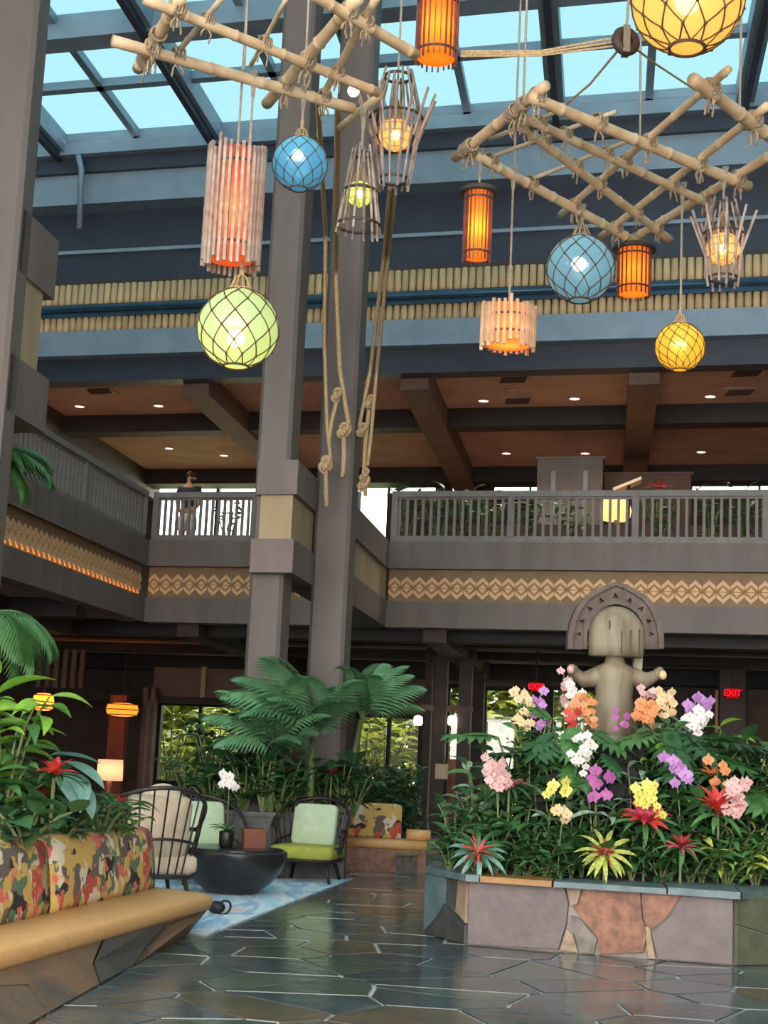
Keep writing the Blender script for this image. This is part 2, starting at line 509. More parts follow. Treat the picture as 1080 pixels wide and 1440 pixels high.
def inview(poly):
    cx = sum(p[0] for p in poly) / len(poly); cy = sum(p[1] for p in poly) / len(poly)
    if not (8.0 < cy < 27): return False
    d = Vector((cx, cy, 0)) - EYE; k = d.dot(fwd)
    x = 540 + FPX * d.dot(RGT) / k; y = 720 - FPX * d.dot(UPV) / k
    if not (-60 < x < 1140 and y < 1500): return False
    if cx > .9 and cy > 13.3: return False
    if cx < -1.7 and cy < 13.2: return False
    if cx < -.2 and cy > 14.5 and cx > -3: return False
    return cx > -4.5
rest = MB(); nst = 0
for poly in voronoi(-14, 16, 3, 29, .68, 11):
    z = rnd.uniform(-.0005, .0005)
    bot = [(x, y, -.02) for x, y in poly]
    cx = sum(p[0] for p in poly) / len(poly); cy = sum(p[1] for p in poly) / len(poly)
    top = [(cx + (x - cx) * .985, cy + (y - cy) * .985, z) for x, y in poly]
    k = rnd.random(); mt = 'slate' if k < .6 else ('slate_green' if k < .86 else 'slate_brown')
    if inview(poly) and nst < 300:
        nst += 1
        MB().prism(bot, top).build('flagstone', mt, floor)
    else:
        rest.mi = {'slate': 0, 'slate_green': 1, 'slate_brown': 2}[mt]
        rest.prism(bot, top)
o = rest.build('flagstone_paving', ['slate', 'slate_green', 'slate_brown'], floor); tag(o, kind='stuff')

# ------------------------------------------------------------------ room shell: levels in metres above the floor
ZB, ZF0, ZF1, ZR = 3.90, 4.37, 4.97, 5.47        # lower beam, frieze, fascia, gallery floor
SL, SR = Fp(215, 690)[0], 14.0                   # left wing line, right end
SLL = -22.0
SC = Fp(546, 800)[0]                             # the beam wing that carries the twin columns
SW = SC - .62
def struct(name, mb, m, parent=None, smooth=False):
    o = mb.build(name, m, parent, smooth)
    if parent is None: tag(o, kind='structure')
    return o
struct('wall_back', MB().st(SLL, SR, -34.5, -34.2, 10.5, 14.2).st(SLL, SR, -34.5, -34.2, 0, .5), 'wall_plain')  # unseen wall; its wide opening is added to light the gallery front
struct('wall_right', MB().st(SR, SR + .3, -34.2, 14, 0, 14.2), 'wall_plain')
struct('wall_left', MB().st(SLL - .3, SLL, -34.2, 14, 0, 9.2), 'wall_brown')
# gallery slab (gallery floor above, lobby ceiling below)
g = thing('gallery_slab', None, None, W(0, 0, ZB), kind='structure')
MB().st(SLL, SR, .3, 14, 5.2, 5.44).build('gallery_floor', 'carpet', g)
MB().st(SLL, SL - .3, -34, .3, 5.2, 5.44).build('gallery_floor', 'carpet', g)
MB().st(SLL, SR, .3, 14.5, 4.02, 4.1).build('lobby_ceiling', 'ceiling_low', g)
MB().st(SLL, SL - .3, -34, .3, 4.02, 4.1).build('lobby_ceiling', 'ceiling_low', g)
for t0, t1, zb in [(.9, 1.5, 3.72), (3.6, 4.2, 3.84), (7.2, 7.9, 3.84), (11.2, 12.0, 3.62)]:
    MB().st(SLL, SR, t0, t1, zb, 4.02).build('ceiling_beam', 'timber_black', g)
for s0 in (-7.6, -2.75, 5.0, 9):
    MB().st(s0, s0 + .45, .3, 11.2, 3.66, 4.02).build('ceiling_beam', 'timber_dark', g)
for s0 in (SL - 1.6, SL - 4.6, SL - 9):
    MB().st(s0 - .5, s0, -20, .3, 3.64, 4.02).build('ceiling_beam', 'timber_dark', g)
for t0 in (-3, -8, -13):
    MB().st(SLL, SL - .3, t0, t0 + .5, 3.7, 4.02).build('ceiling_beam', 'timber_black', g)

def balcony(P, Q, name, inward, frieze_mat, nposts, label=None, pattern=True, rail=True, nb=14):
    # P, Q: ends of the front line (z ignored); inward: horizontal unit vector away from the lobby
    P = Vector((P.x, P.y, 0)); Q = Vector((Q.x, Q.y, 0))
    u = (Q - P); L = u.length; u.normalize()
    g = thing(name, None, None, P + Vector((0, 0, ZB)), kind='structure')
    def bx(a, b, d0, d1, z0, z1, nm, m, par=g):
        mb = MB(); q = lambda k, d, z: P + u * k + inward * d + Vector((0, 0, z))
        mb.hexa([q(a, d0, z0), q(b, d0, z0), q(b, d1, z0), q(a, d1, z0)], [q(a, d0, z1), q(b, d0, z1), q(b, d1, z1), q(a, d1, z1)])
        return mb.build(nm, m, par)
    bx(0, L, 0, .35, ZF1, ZR, 'fascia_board', 'timber')
    bx(0, L, -.02, .06, ZF1, ZF1 + .05, 'fascia_trim', 'timber')
    bx(0, L, 0, .45, ZB, ZF0, 'lower_beam', 'timber')
    fb = bx(0, L, .14, .3, ZF0, ZF1, 'frieze_board', frieze_mat)
    if pattern:
        w = .234; n = int(L / w)
        zc = (ZF0 + .045 + .215)
        for k in range(n):
            c = P + u * ((k + .5) * L / n) + inward * .14 + Vector((0, 0, zc))
            inst('diamond', DIAMOND, frame(u, inward, Vector((0, 0, 1)), c), fb)
    if rail:
        rg = bx(0, L, .1, .2, ZR, ZR + .12, 'bottom_rail', 'rail_paint')
        bx(0, L, .07, .23, ZR + .84, ZR + .95, 'top_rail', 'rail_paint')
        bx(0, L, .12, .18, ZR + .80, ZR + .85, 'sub_rail', 'rail_paint')
        sp = L / nposts
        for k in range(nposts + 1):
            a = min(max(k * sp, .06), L - .06)
            bx(a - .06, a + .06, .08, .22, ZR + .1, ZR + .93, 'post', 'rail_paint')
            if k < nposts:
                for j in range(1, nb + 1):
                    c = P + u * (k * sp + sp * j / (nb + 1)) + inward * .15 + Vector((0, 0, ZR + .11))
                    inst('baluster', BALUSTER, frame(u, inward, Vector((0, 0, 1)), c), g)
    return g
# diamond motif: two raised chevrons and two raised triangles
db = MB()
def flatp(mb, pts, d=.03):
    mb.prism([(x, -d, z) for x, z in pts][::-1], [(x, .005, z) for x, z in pts][::-1])
a, h = .112, .205
for sg in (1, -1):
    db.mi = 0
    pts = [(-a, .085 * sg), (-a, .015 * sg + .085 * sg), (0, h * sg), (a, .10 * sg), (a, .03 * sg), (0, (h - .075) * sg), (-a, .03 * sg)]
    pts = [(-a, .03 * sg), (-a, .10 * sg), (0, h * sg), (a, .10 * sg), (a, .03 * sg), (0, (h - .08) * sg)]
    flatp(db, pts)
    flatp(db, [(-.072, .006 * sg), (0, .088 * sg), (.072, .006 * sg)])
    db.mi = 1
    flatp(db, [(-a, .03 * sg), (0, (h - .08) * sg), (a, .03 * sg), (.09, .004 * sg), (-.09, .004 * sg)], .008)
DIAMOND = db.mesh('diamond', Vector((0, 0, 0)), [M['diamond'], M['diamond_core']], False)
BALUSTER = MB().box((0, 0, .36), .05, .05, .72).mesh('baluster', Vector((0, 0, 0)), [M['rail_paint']], False)

sp = (Fp(892, 720)[0] - Fp(548, 720)[0]) / 2
nright = int((SR - SC) / sp)
balcony(W(SC, 0, 0), W(SC + sp * 6, 0, 0), 'trim_1', uL, 'frieze_board', 6)
nl = balcony(W(SL, 0, 0), W(SW, 0, 0), 'trim_2', uL, 'frieze_board', 2, nb=16)
balcony(W(SL, -14, 0), W(SL, 0, 0), 'trim_3', -uF, 'frieze_board', 4, nb=17)
# beam wing in front of the gallery
tcap = -8.35
wg = thing('beam_wing', None, None, W(SC, -3, ZB), kind='structure')
MB().st(SW, SC, -6.2, .2, ZF1, ZR).build('fascia_board', 'timber', wg)
MB().st(SW + .12, SC - .06, -6.2, .2, ZF0, ZF1).build('frieze_board', 'cream_board', wg)
MB().st(SW, SC, -6.2, .3, ZB, ZF0).build('lower_beam', 'timber', wg)
# wing deck rail on its far side
# capital around the left twin column
cp = thing('capital_bracket', None, None, W(SC, tcap, 3.95), kind='structure')
zt = [Fp(419, 646.7, tcap)[2], Fp(414, 695, tcap)[2], Fp(413, 758, tcap)[2], Fp(412, 805.5, tcap)[2]]
sa, sb = Fp(361, 690, tcap)[0], Fp(418, 680, tcap)[0]
MB().st(sa, sb, tcap, tcap + 2.3, zt[1], zt[0]).build('upper_band', 'timber', cp)
MB().st(sa + .05, sb - .06, tcap + .06, tcap + 2.3, zt[2], zt[1]).build('cream_panel', 'cream_board', cp)
MB().st(sa - .03, sb, tcap - .02, tcap + 2.3, zt[3], zt[2]).build('lower_band', 'timber', cp)

# ------------------------------------------------------------------ columns
def column(name, s0, s1, t0, t1, z1, z0=-.005):
    c = .05
    q = [(s0 + c, t0), (s1 - c, t0), (s1, t0 + c), (s1, t1 - c), (s1 - c, t1), (s0 + c, t1), (s0, t1 - c), (s0, t0 + c)]
    mb = MB().prism([W(s, t, z0) for s, t in q], [W(s, t, z1) for s, t in q])
    return struct(name, mb, 'column_paint')
t1c = tcap + .18
a1, b1 = Fp(365.5, 560, t1c)[0], Fp(412.2, 560, t1c)[0]
column('column_1', a1, b1, t1c, t1c + .62, 13.5, .77)
t2c = -6.95
a2, b2 = Fp(449, 600, t2c)[0], Fp(499, 600, t2c)[0]
column('column_2', a2, b2, t2c, t2c + .6, 13.5, .77)
t3c = -12.5
b3 = Fp(35, 450, t3c + .4)[0]
column('column_3', b3 - .8, b3, t3c, t3c + .4, 13.5)
cp = thing('capital_bracket', None, None, W(b3, t3c, 6), kind='structure')
s3 = b3 - .05
def zz(x, y): return Lp(x, y, b3)[2]
te = Lp(83, 341, b3)[1]; tc_ = Lp(64, 425, b3)[1]; tl = Lp(70, 527, b3)[1]
MB().st(b3 - .7, b3, t3c + .1, te, zz(40, 391), zz(47, 305)).build('upper_band', 'timber', cp)
MB().st(b3 - .7, b3 - .04, t3c + .1, tc_, zz(31, 507), zz(40, 391)).build('cream_panel', 'cream_board', cp)
MB().st(b3 - .7, b3, t3c + .1, tl, zz(26, 586), zz(31, 507)).build('lower_band', 'timber', cp)

# ------------------------------------------------------------------ gallery storey: ceiling, beams, edge beam, bamboo band
Z2 = 9.18
g2 = thing('ceiling', None, None, W(0, 0, Z2), kind='structure')
MB().st(SLL, SR, .35, 13.5, 8.95, 9.05).build('ceiling_panel_field', 'ceiling_panel', g2)
MB().st(SLL, SR, 0, .3, Z2, 9.68).build('edge_beam', 'steel_blue', g2)
MB().st(SLL, SR, .3, .75, 8.72, 9.3).build('edge_beam_inner', 'steel_dark', g2)
for t0, t1 in [(4.2, 4.75), (10.6, 11.4)]:
    MB().st(SLL, SR, t0, t1, 8.55, 8.95).build('ceiling_beam', 'timber_black', g2)
for (xa, ya) in [(-1, 0)]: pass
def sat(x, y, z): return st(G(x, y, z))[0]
for x, y in [(268, 545), (583, 545), (905, 545)]:
    s0 = sat(x, y, 8.55)
    MB().st(s0 - .28, s0 + .28, .7, 12, 8.5, 8.95).build('ceiling_beam', 'wall_brown', g2)
MB().st(-12.3, -11.9, .7, 12, 8.3, 8.95).build('ceiling_beam', 'timber_dark', g2)
# upper wall above the gallery
g3 = thing('wall_upper', None, None, W(0, 0, 9.7), kind='structure')
MB().st(SLL, SR, .12, .4, 9.68, 10.75).build('screen_backing', 'timber_dark', g3)
for zb, zt_ in [(9.66, 9.98), (10.22, 10.66)]:
    n0 = Fp(40, 430)[0]; n1 = n0 + (Fp(1100, 400)[0] - n0) * 149 / 103
    n = 150
    me = MB().lathe((0, 0, 0), [(.066, 0), (.070, .1), (.063, zt_ - zb)], 8).mesh('bamboo_pole', Vector((0, 0, 0)), [M['bamboo_screen']], True)
    r_ = random.Random(int(zb * 10))
    for k in range(n):
        inst('bamboo_pole', me, Matrix.Translation(W(n0 + (n1 - n0) * k / (n - 1), .07, zb)) @ Matrix.Rotation(r_.uniform(0, 6), 4, 'Z') @ Matrix.Diagonal((1, 1, r_.uniform(.97, 1.0), 1)), g3)
MB().st(SLL, SR, -.02, .12, 9.97, 10.23).build('pipe_rail', 'pipe_teal', g3)
MB().tube([W(SLL, -.08, 10.12), W(SR, -.08, 10.12)], .07, 10).build('pipe', 'pipe_teal', g3, True)
MB().st(SLL, SR, .5, .8, 10.5, 12.4).build('recess_wall', 'steel_dark', g3)
MB().st(SLL, SR, .2, .55, 10.66, 10.86).build('recess_sill', 'steel_dark', g3)
MB().st(SLL, SR, .42, .55, 11.45, 11.52).build('ledge', 'steel_blue', g3)
MB().st(SLL, SR, 0, .8, 12.35, 12.98).build('eave_beam', 'steel_blue', g3)
MB().st(SLL, SR, -.12, .8, 12.98, 13.3).build('eave_gutter', 'steel_dark', g3)
MB().st(SLL, SR, -.3, .8, 13.3, 13.55).build('eave_sill', 'steel_blue', g3)
# upper side walls so that the roof stands on something
struct('wall_upper_left', MB().st(SLL - .3, SLL, -34.2, .8, 9.2, 13.6), 'steel_dark')

# ------------------------------------------------------------------ the glazed roof
ZG = 13.75
rg = thing('skylight', None, None, W(0, -10, ZG), kind='structure')
mains = [sat(x, y, ZG) for x, y in [(96, 205), (300, 205), (785, 172), (1042, 145)]]
S_ = [mains[0], mains[1], (mains[1] + mains[2]) / 2, mains[2], mains[3]]
d_ = (mains[3] - mains[0]) / 4
S_ = [mains[0] + d_ * k for k in range(-4, 8)]
T_ = [-.15, -2.95, -5.75, -8.5, -11.3, -14.1, -17, -20, -23, -26, -29, -32]
tm = [st(G(60, 122, ZG))[1], st(G(100, 60, ZG))[1]]
dt = -.15 - tm[0]
T_ = [-.15 - dt * k for k in range(0, 13)]
for k, s in enumerate(S_):
    MB().st(s - .16, s + .16, -34.3, .1, ZG - .38, ZG + .02).build('rafter', 'steel_blue', rg)
    MB().st(s - .06, s + .06, -34.3, .1, ZG - .52, ZG - .37).build('rafter_rib', 'steel_dark', rg)
    if k < len(S_) - 1:
        m_ = (s + S_[k + 1]) / 2
        MB().st(m_ - .07, m_ + .07, -34.3, .1, ZG - .14, ZG + .02).build('mullion', 'steel_blue', rg)
for k, t in enumerate(T_):
    if k % 2 == 0 and k > 0:
        MB().st(S_[0], S_[-1], t - .25, t + .25, ZG - .42, ZG + .02).build('purlin', 'steel_blue', rg)
    else:
        MB().st(S_[0], S_[-1], t - .1, t + .1, ZG - .14, ZG + .02).build('muntin', 'steel_blue', rg)
for k in range(len(S_) - 1):
    for h_ in range(2):
        sa_ = S_[k] + d_ * h_ / 2
        for j in range(len(T_) - 1):
            MB().st(sa_ + .02, sa_ + d_ / 2 - .02, T_[j + 1] + .02, T_[j] - .02, ZG + .022, ZG + .036).build('pane', 'roof_glass', rg)
MB().st(SLL, S_[0] - .16, -34.3, .8, ZG - .1, ZG + .02).build('roof_edge', 'steel_dark', rg)
MB().st(S_[-1] + .16, SR, -34.3, .8, ZG - .1, ZG + .02).build('roof_edge', 'steel_dark', rg)
# drain pipe at the eave
p_a = D(96, 247, 28.0); 
dp = MB().tube([W(-10.2, -.5, 13.2), W(-10.15, -.35, 12.95), W(-10.15, -.2, 11.75)], .06, 8)
struct('trim_4', dp, 'steel_blue', smooth=True)
# ------------------------------------------------------------------ rear walls with their openings
TB = 12.0
def sx(x, y=1050, t=TB): return Fp(x, y, t)[0]
def zx(x, y, t=TB): return Fp(x, y, t)[2]
wb = thing('wall_rear', None, None, W(0, TB, 0), kind='structure')
openings = [(218, 340, 988, 1105), (498, 594, 1004, 1110), (624, 656, 962, None), (676, 752, 966, None), (770, 850, 966, None), (1052, 1140, 1062, None)]
edges = [SLL]
for (xa, xb, ya, yb) in openings: edges += [sx(xa), sx(xb)]
edges.append(SR)
for k in range(0, len(edges), 2):
    MB().st(edges[k], edges[k + 1], TB, TB + .25, 0, 4.05).build('wall_panel', 'timber_dark', wb)
nwin = 0
for (xa, xb, ya, yb) in openings:
    a, b = sx(xa), sx(xb); zt_ = zx((xa + xb) / 2, ya); zb_ = zx((xa + xb) / 2, yb) if yb else 0
    MB().st(a, b, TB, TB + .25, zt_, 4.05).build('header_panel', 'wall_brown', wb)
    if zb_ > .1: MB().st(a, b, TB, TB + .25, 0, zb_).build('sill_panel', 'timber_dark', wb)
    nwin += 1
    wn = thing('window_%d' % nwin, None, None, W((a + b) / 2, TB, zb_), kind='structure')
    f_ = MB()
    for (p, q, r_, s_) in [(a, a + .12, zb_, zt_), (b - .12, b, zb_, zt_), (a, b, zt_ - .1, zt_), (a, b, zb_, zb_ + .1)]:
        f_.st(p, q, TB - .03, TB + .2, r_, s_)
    f_.build('window_frame', 'timber_black', wn)
    np_ = max(1, round((b - a) / 1.0))
    for k in range(np_):
        c0, c1 = a + (b - a) * k / np_, a + (b - a) * (k + 1) / np_
        MB().st(c0 + .04, c1 - .04, TB + .08, TB + .09, zb_ + .05, zt_ - .05).build('pane', 'window_glass', wn)
        if k: MB().st(c0 - .05, c0 + .05, TB, TB + .16, zb_, zt_).build('mullion', 'timber_black', wn)
# panelled bulkheads and posts in front of the rear wall
for (xa, xb, ya, yb, t) in [(216, 284, 938, 980, 8.5), (290, 344, 940, 982, 8.5)]:
    a, b = Fp(xa, 960, t)[0], Fp(xb, 960, t)[0]
    MB().st(a, b, t, t + .08, zx(xa, yb, t), zx(xa, ya, t)).build('wood_panel', 'wall_brown', wb)
a, b = Fp(284, 960, 8.5)[0], Fp(290, 960, 8.5)[0]
MB().st(a, b, 8.4, 8.6, zx(287, 985, 8.5), zx(287, 938, 8.5)).build('pale_batten', 'cream_board', wb)
MB().st(Fp(40, 990, 8.5)[0], Fp(350, 990, 8.5)[0], 8.3, 8.7, zx(280, 990, 8.5), zx(280, 981, 8.5)).build('header_rail', 'timber_black', wb)
for xa in (50, 62, 74, 86, 98, 110):
    a = Fp(xa, 960, 7.5)[0]; MB().st(a, a + .12, 7.5, 7.6, 2.9, 3.9).build('slat', 'wall_brown', wb)
for xa, xb, t, m_ in [(150, 173, 7.0, 'wood_red'), (196, 203, 8.0, 'wall_brown'), (207, 213, 8.0, 'wall_brown')]:
    a, b = Fp(xa, 1050, t)[0], Fp(xb, 1050, t)[0]
    MB().st(a, b, t, t + .3, 0, 3.0 if m_ != 'wood_red' else 2.75).build('post', m_, wb)
# posts in the lobby behind the stone bench
for xa, xb, t in [(594, 604, 6.5), (608, 625, 5.0), (642, 660, 5.0), (664, 678, 9.0)]:
    a, b = Fp(xa, 1050, t)[0], Fp(xb, 1050, t)[0]
    MB().st(a, b, t, t + .35, -.005, 4.03).build('post', 'timber_dark', wb)
a, b = Fp(1012, 1020, 8.0)[0], Fp(1048, 1020, 8.0)[0]
MB().st(a, b, 8.0, 8.5, -.005, 4.03).build('post', 'timber_dark', wb)
a, b = Fp(1006, 1020, 8.6)[0], Fp(1018, 1020, 8.6)[0]
MB().st(a, b, 8.6, 9.0, -.005, 3.4).build('post', 'peach_column', wb)
o = MB().lathe(W(Fp(641, 1120, 6.0)[0], 6.0, -.005), [(.2, 0), (.2, 1.15), (.22, 1.2), (.22, 1.55), (.2, 1.6)], 16).build('round_post', 'peach_column', None, True)
tag(o, 'short round peach-coloured post beside the dark timber door posts', 'post')
# lobby door crossbars
MB().st(Fp(592, 1000, 5)[0], Fp(664, 1000, 5)[0], 5.0, 5.2, zx(630, 1000, 5), zx(630, 992, 5)).build('cross_rail', 'wall_brown', wb)

# upper storey rear wall
wu = thing('wall_rear_upper', None, None, W(0, TB, 5.44), kind='structure')
ups = [(222, 304), (308, 366), (498, 545), (548, 612), (636, 640), (644, 660), (695, 744), (747, 757), (974, 1067), (1070, 1140)]
edges = [SLL]
for a_, b_ in ups: edges += [Fp(a_, 690, TB)[0], Fp(b_, 690, TB)[0]]
edges.append(SR)
zh = zx(700, 671)
for k in range(0, len(edges), 2):
    MB().st(edges[k], edges[k + 1], TB, TB + .2, 5.44, zh + .02).build('wall_panel', 'timber_dark', wu)
MB().st(SLL, SR, TB - .05, TB + .25, zh, 8.96).build('head_beam', 'timber_black', wu)
for k, (a_, b_) in enumerate(ups):
    MB().st(Fp(a_, 690, TB)[0], Fp(b_, 690, TB)[0], TB + .09, TB + .1, 5.44, zh).build('pane', 'window_glass', wu)
    if k > 2: MB().st(Fp(a_, 690, TB)[0], Fp(b_, 690, TB)[0], TB, TB + .2, 5.44, zx(700, 693)).build('sill_panel', 'timber_dark', wu)
struct('wall_left_upper', MB().st(-12.8, -12.4, .7, 12, 5.44, 8.96).st(-12.8, -12.4, -24, .7, 5.44, 9.6), 'wall_brown')
# planting box and dark low screen behind the right-hand rail
struct('wall_low', MB().st(SC + .4, SR, 2.6, 2.8, 5.44, 6.2), 'timber_dark')

# outside ground
struct('ground_outside', MB().st(-60, 60, TB + .26, 70, -.2, -.06), 'grass')

# ------------------------------------------------------------------ recessed lights in the gallery ceiling
DL = MB().lathe((0, 0, 0), [(.001, .0), (.085, .0)], 14, cap=False)
def downlight(P, label, group, e=14):
    t = thing('downlight', label, 'downlight', P, group)
    rg_ = MB().lathe(P + Vector((0, 0, -.02)), [(.13, .0), (.13, .03), (.10, .03), (.10, 0)], 18, cap=False).build('trim_ring', 'rail_paint', t, True)
    MB().lathe(P + Vector((0, 0, -.012)), [(.002, .0), (.10, .0), (.10, .014)], 18, cap=False).build('lens', 'downlight_glow', rg_)
    l = bpy.data.lights.new('downlight', 'SPOT'); l.energy = e; l.color = (1, .80, .62); l.spot_size = 2.2; l.spot_blend = .7; l.shadow_soft_size = .08
    lo = bpy.data.objects.new('downlight_beam', l); C.objects.link(lo); lo.parent = t; lo.location = (0, 0, -.04)
for x, y in [(172, 531), (112, 571), (223, 570), (84, 606), (238, 630), (315, 640), (662, 519), (800, 517), (680, 563), (808, 560), (712, 637), (823, 637), (1007, 511), (999, 557), (986, 635)]:
    downlight(G(x, y, 8.95), 'round recessed downlight in the brown gallery ceiling', 'gallery ceiling downlights', 85)
for x, y in [(720, 549), (748, 627), (132, 592)]:
    P = G(x, y, 8.95)
    o = MB().lathe(P + Vector((0, 0, -.05)), [(.1, 0), (.15, .02), (.15, .055)], 16).build('smoke_detector', 'ceiling_panel', None, True)
    tag(o, 'flat round smoke detector on the brown gallery ceiling', 'detector', 'gallery ceiling detectors')
for x, y in [(722, 532), (728, 562), (1050, 523), (1040, 550), (140, 548)]:
    P = G(x, y, 8.95)
    v = thing('ceiling_vent', 'square air vent set flush in the brown gallery ceiling', 'vent', P, 'gallery ceiling vents')
    MB().box(P + Vector((0, 0, -.01)), .62, .62, .03, -.28).build('frame', 'ceiling_panel', v)
    for k in range(5): MB().box(P + Vector((0, -.2 + .1 * k, -.03)), .5, .03, .02, -.28).build('slat', 'timber_dark', v)
# warm strip that washes the left frieze from the beam ledge
st_ = MB().st(SL - .132, SL - .10, -13.8, -.1, ZF0, ZF0 + .012).build('frieze_strip_light', 'strip_warm'); tag(st_, 'thin warm light strip lying along the ledge below the left frieze', 'strip light')

# ------------------------------------------------------------------ exit signs
def exit_sign(x, y, w, h, t, label):
    P = W(*Fp(x, y, t)); k = PX(P.y)
    e = thing('exit_sign', label, 'exit sign', P)
    cs = MB().st(Fp(x - w / 2, y, t)[0], Fp(x + w / 2, y, t)[0], t - .04, t + .04, P.z - h * k / 2, P.z + h * k / 2).build('case', 'exit_panel', e)
    cu = bpy.data.curves.new('exit_text', 'FONT'); cu.body = 'EXIT'; cu.size = h * k * .95; cu.extrude = .004; cu.align_x = 'CENTER'; cu.align_y = 'CENTER'
    to = bpy.data.objects.new('exit_text', cu); C.objects.link(to)
    dg = bpy.context.evaluated_depsgraph_get(); me = bpy.data.meshes.new_from_object(to.evaluated_get(dg)); bpy.data.objects.remove(to)
    me.materials.clear(); me.materials.append(M['exit_red'])
    inst('lettering', me, frame(uF, Vector((0, 0, 1)), uF.cross(Vector((0, 0, 1))), P - uL * .05), cs)
    MB().st(Fp(x - 1, y, t)[0], Fp(x + 1, y, t)[0], t - .02, t + .02, P.z + h * k / 2, 4.03).build('hanger', 'timber_black', e)
exit_sign(754, 966, 14, 12, 6.2, 'small red lit exit sign hanging by the bright lobby doorway')
exit_sign(1030, 975, 17, 13, 7.6, 'red lit exit sign hanging beside the peach-coloured post')

# ------------------------------------------------------------------ lounge lamps at the left
def pendant(x, y, w, h, t, label):
    P = W(*Fp(x, y, t)); k = PX(P.y)
    e = thing('pendant_lamp', label, 'pendant lamp', P)
    R_ = w * k / 2; H_ = h * k / 2
    MB().lathe(P, [(R_ * .5, -H_), (R_ * .9, -H_ * .8), (R_, 0), (R_ * .9, H_ * .8), (R_ * .5, H_)], 22).build('shade', 'pendant_glow', e, True)
    for kz, rr in ((-.8, .93), (0, 1.02), (.8, .93)): MB().ring(P + Vector((0, 0, H_ * kz)), R_ * rr, .012, 24, 4).build('hoop', 'wood_red', e, True)
    MB().tube([P + Vector((0, 0, H_)), Vector((P.x, P.y, 4.03))], .012, 5).build('cord', 'timber_black', e)
    pt_lamp('pendant_bulb', P, 5, (1, .66, .32), .05, e)
pendant(172, 998, 46, 18, 6.3, 'wide flat woven pendant lamp glowing orange in front of a red post')
pendant(61, 987, 30, 24, 5.2, 'round woven pendant lamp glowing orange above the leafy planter')
P = G(152, 1140, .75); P = D(152, 1122, 24.0); k = PX(24)
tl_ = thing('side_table', 'dark side table carrying the lit lamp at the lounge edge', 'table', Vector((P.x, P.y, 0)))
MB().box((P.x, P.y, P.z - .02), .7, .6, .05).build('top', 'timber_black', tl_)
for ax in (-.3, .3):
    for ay in (-.25, .25): MB().box((P.x + ax, P.y + ay, (P.z - .04) / 2), .05, .05, P.z - .05).build('leg', 'timber_black', tl_)
lm = thing('table_lamp', 'small table lamp with a glowing peach drum shade', 'lamp', P)
zb = P.z + (1122 - 1098) * k; zt_ = P.z + (1122 - 1069) * k
MB().lathe(P, [(.12, 0.005), (.12, .03), (.04, .06), (.06, .15), (.03, zb - P.z + .02)], 14).build('base', 'wood_red', lm, True)
MB().lathe((P.x, P.y, 0), [(18.5 * k, zb), (17.5 * k, zt_)], 24, cap=False).build('shade', 'lamp_shade_glow', lm, True)
pt_lamp('lamp_bulb', (P.x, P.y, (zb + zt_) / 2), 1.6, (1, .70, .46), .05, lm)

# small bright fixtures and sign by the posts
for x in (588, 636):
    P = W(*Fp(x, 1012, 4.9)); k = PX(P.y)
    e = thing('lantern_light', 'small white glass light hanging from the door rail', 'light', P, 'door rail lights')
    MB().lathe(P, [(.03, 6 * k), (6 * k, 4 * k), (6.5 * k, -5 * k), (5 * k, -8 * k)], 14).build('glass', 'bulb_white', e, True)
    MB().tube([P + Vector((0, 0, 5 * k)), Vector((P.x, P.y, zx(630, 999, 5)))], .02, 6).build('stem', 'timber_black', e)
P = W(*Fp(621, 1085, 4.95)); k = PX(P.y)
e = thing('notice_sign', 'small framed notice on the dark door post', 'sign', P)
fr_ = MB().box(P, 18 * k, .05, 21 * k, -.28).build('frame', 'sign_frame', e)
MB().box(P - uL * .03, 13 * k, .02, 16 * k, -.28).build('paper', 'sign_paper', fr_)

# ------------------------------------------------------------------ things on the gallery floor
def gbox(name, label, cat, xa, xb, ya, t, depth, m, z0=5.435, bars=None):
    a, b = Fp(xa, ya, t)[0], Fp(xb, ya, t)[0]; z1 = Fp((xa + xb) / 2, ya, t)[2]
    g_ = thing(name, label, cat, W((a + b) / 2, t + depth / 2, z0))
    bd_ = MB().st(a, b, t, t + depth, z0, z1).build('body', m, g_)
    MB().st(a - .05, b + .05, t - .05, t + depth + .05, z1, z1 + .06).build('top', m, g_)
    for x in bars or []:
        c = Fp(x, ya, t)[0]; MB().st(c - .05, c + .05, t - .04, t + .02, z0 + 1.4, z1 - .25).build('pull_bar', 'metal_grey', bd_)
    return g_
gbox('service_kiosk', 'tall grey service cabinet behind the gallery rail', 'cabinet', 756, 848, 646, 5.5, 1.0, 'kiosk', bars=(779, 824))
gbox('bar_counter', 'long brown counter with a pale ledge behind the gallery rail', 'counter', 850, 972, 668, 7.0, .8, 'wall_brown')
P = W(*Fp(866, 716, 3.4)); k = PX(P.y)
e = thing('shell_lamp', 'wide cream thatched lamp standing behind the gallery rail', 'lamp', Vector((P.x, P.y, 5.435)))
MB().lathe((P.x, P.y, 0), [(.2, 5.435), (.2, 5.48), (.04, 5.52), (.04, P.z - .2)], 12).build('stand', 'timber_dark', e, True)
MB().lathe(P, [(20 * k, -16 * k), (23 * k, -2 * k), (18 * k, 14 * k), (6 * k, 20 * k)], 18).build('shade', 'straw_shade', e, True)
pt_lamp('shell_lamp_bulb', P, 6, (1, .75, .45), .06, e)
P1, P2 = W(*Fp(862, 690, 2.2)), W(*Fp(902, 674, 2.2))
lb = MB().hexa([P1, P2, P2 + uL * .5, P1 + uL * .5], [q + Vector((0, 0, .06)) for q in (P1, P2, P2 + uL * .5, P1 + uL * .5)])
e = thing('slanted_board', 'slanted pale board on a post behind the gallery rail', 'board', Vector((P1.x, P1.y, 5.435)))
lb.build('board', 'bamboo_pale', e)
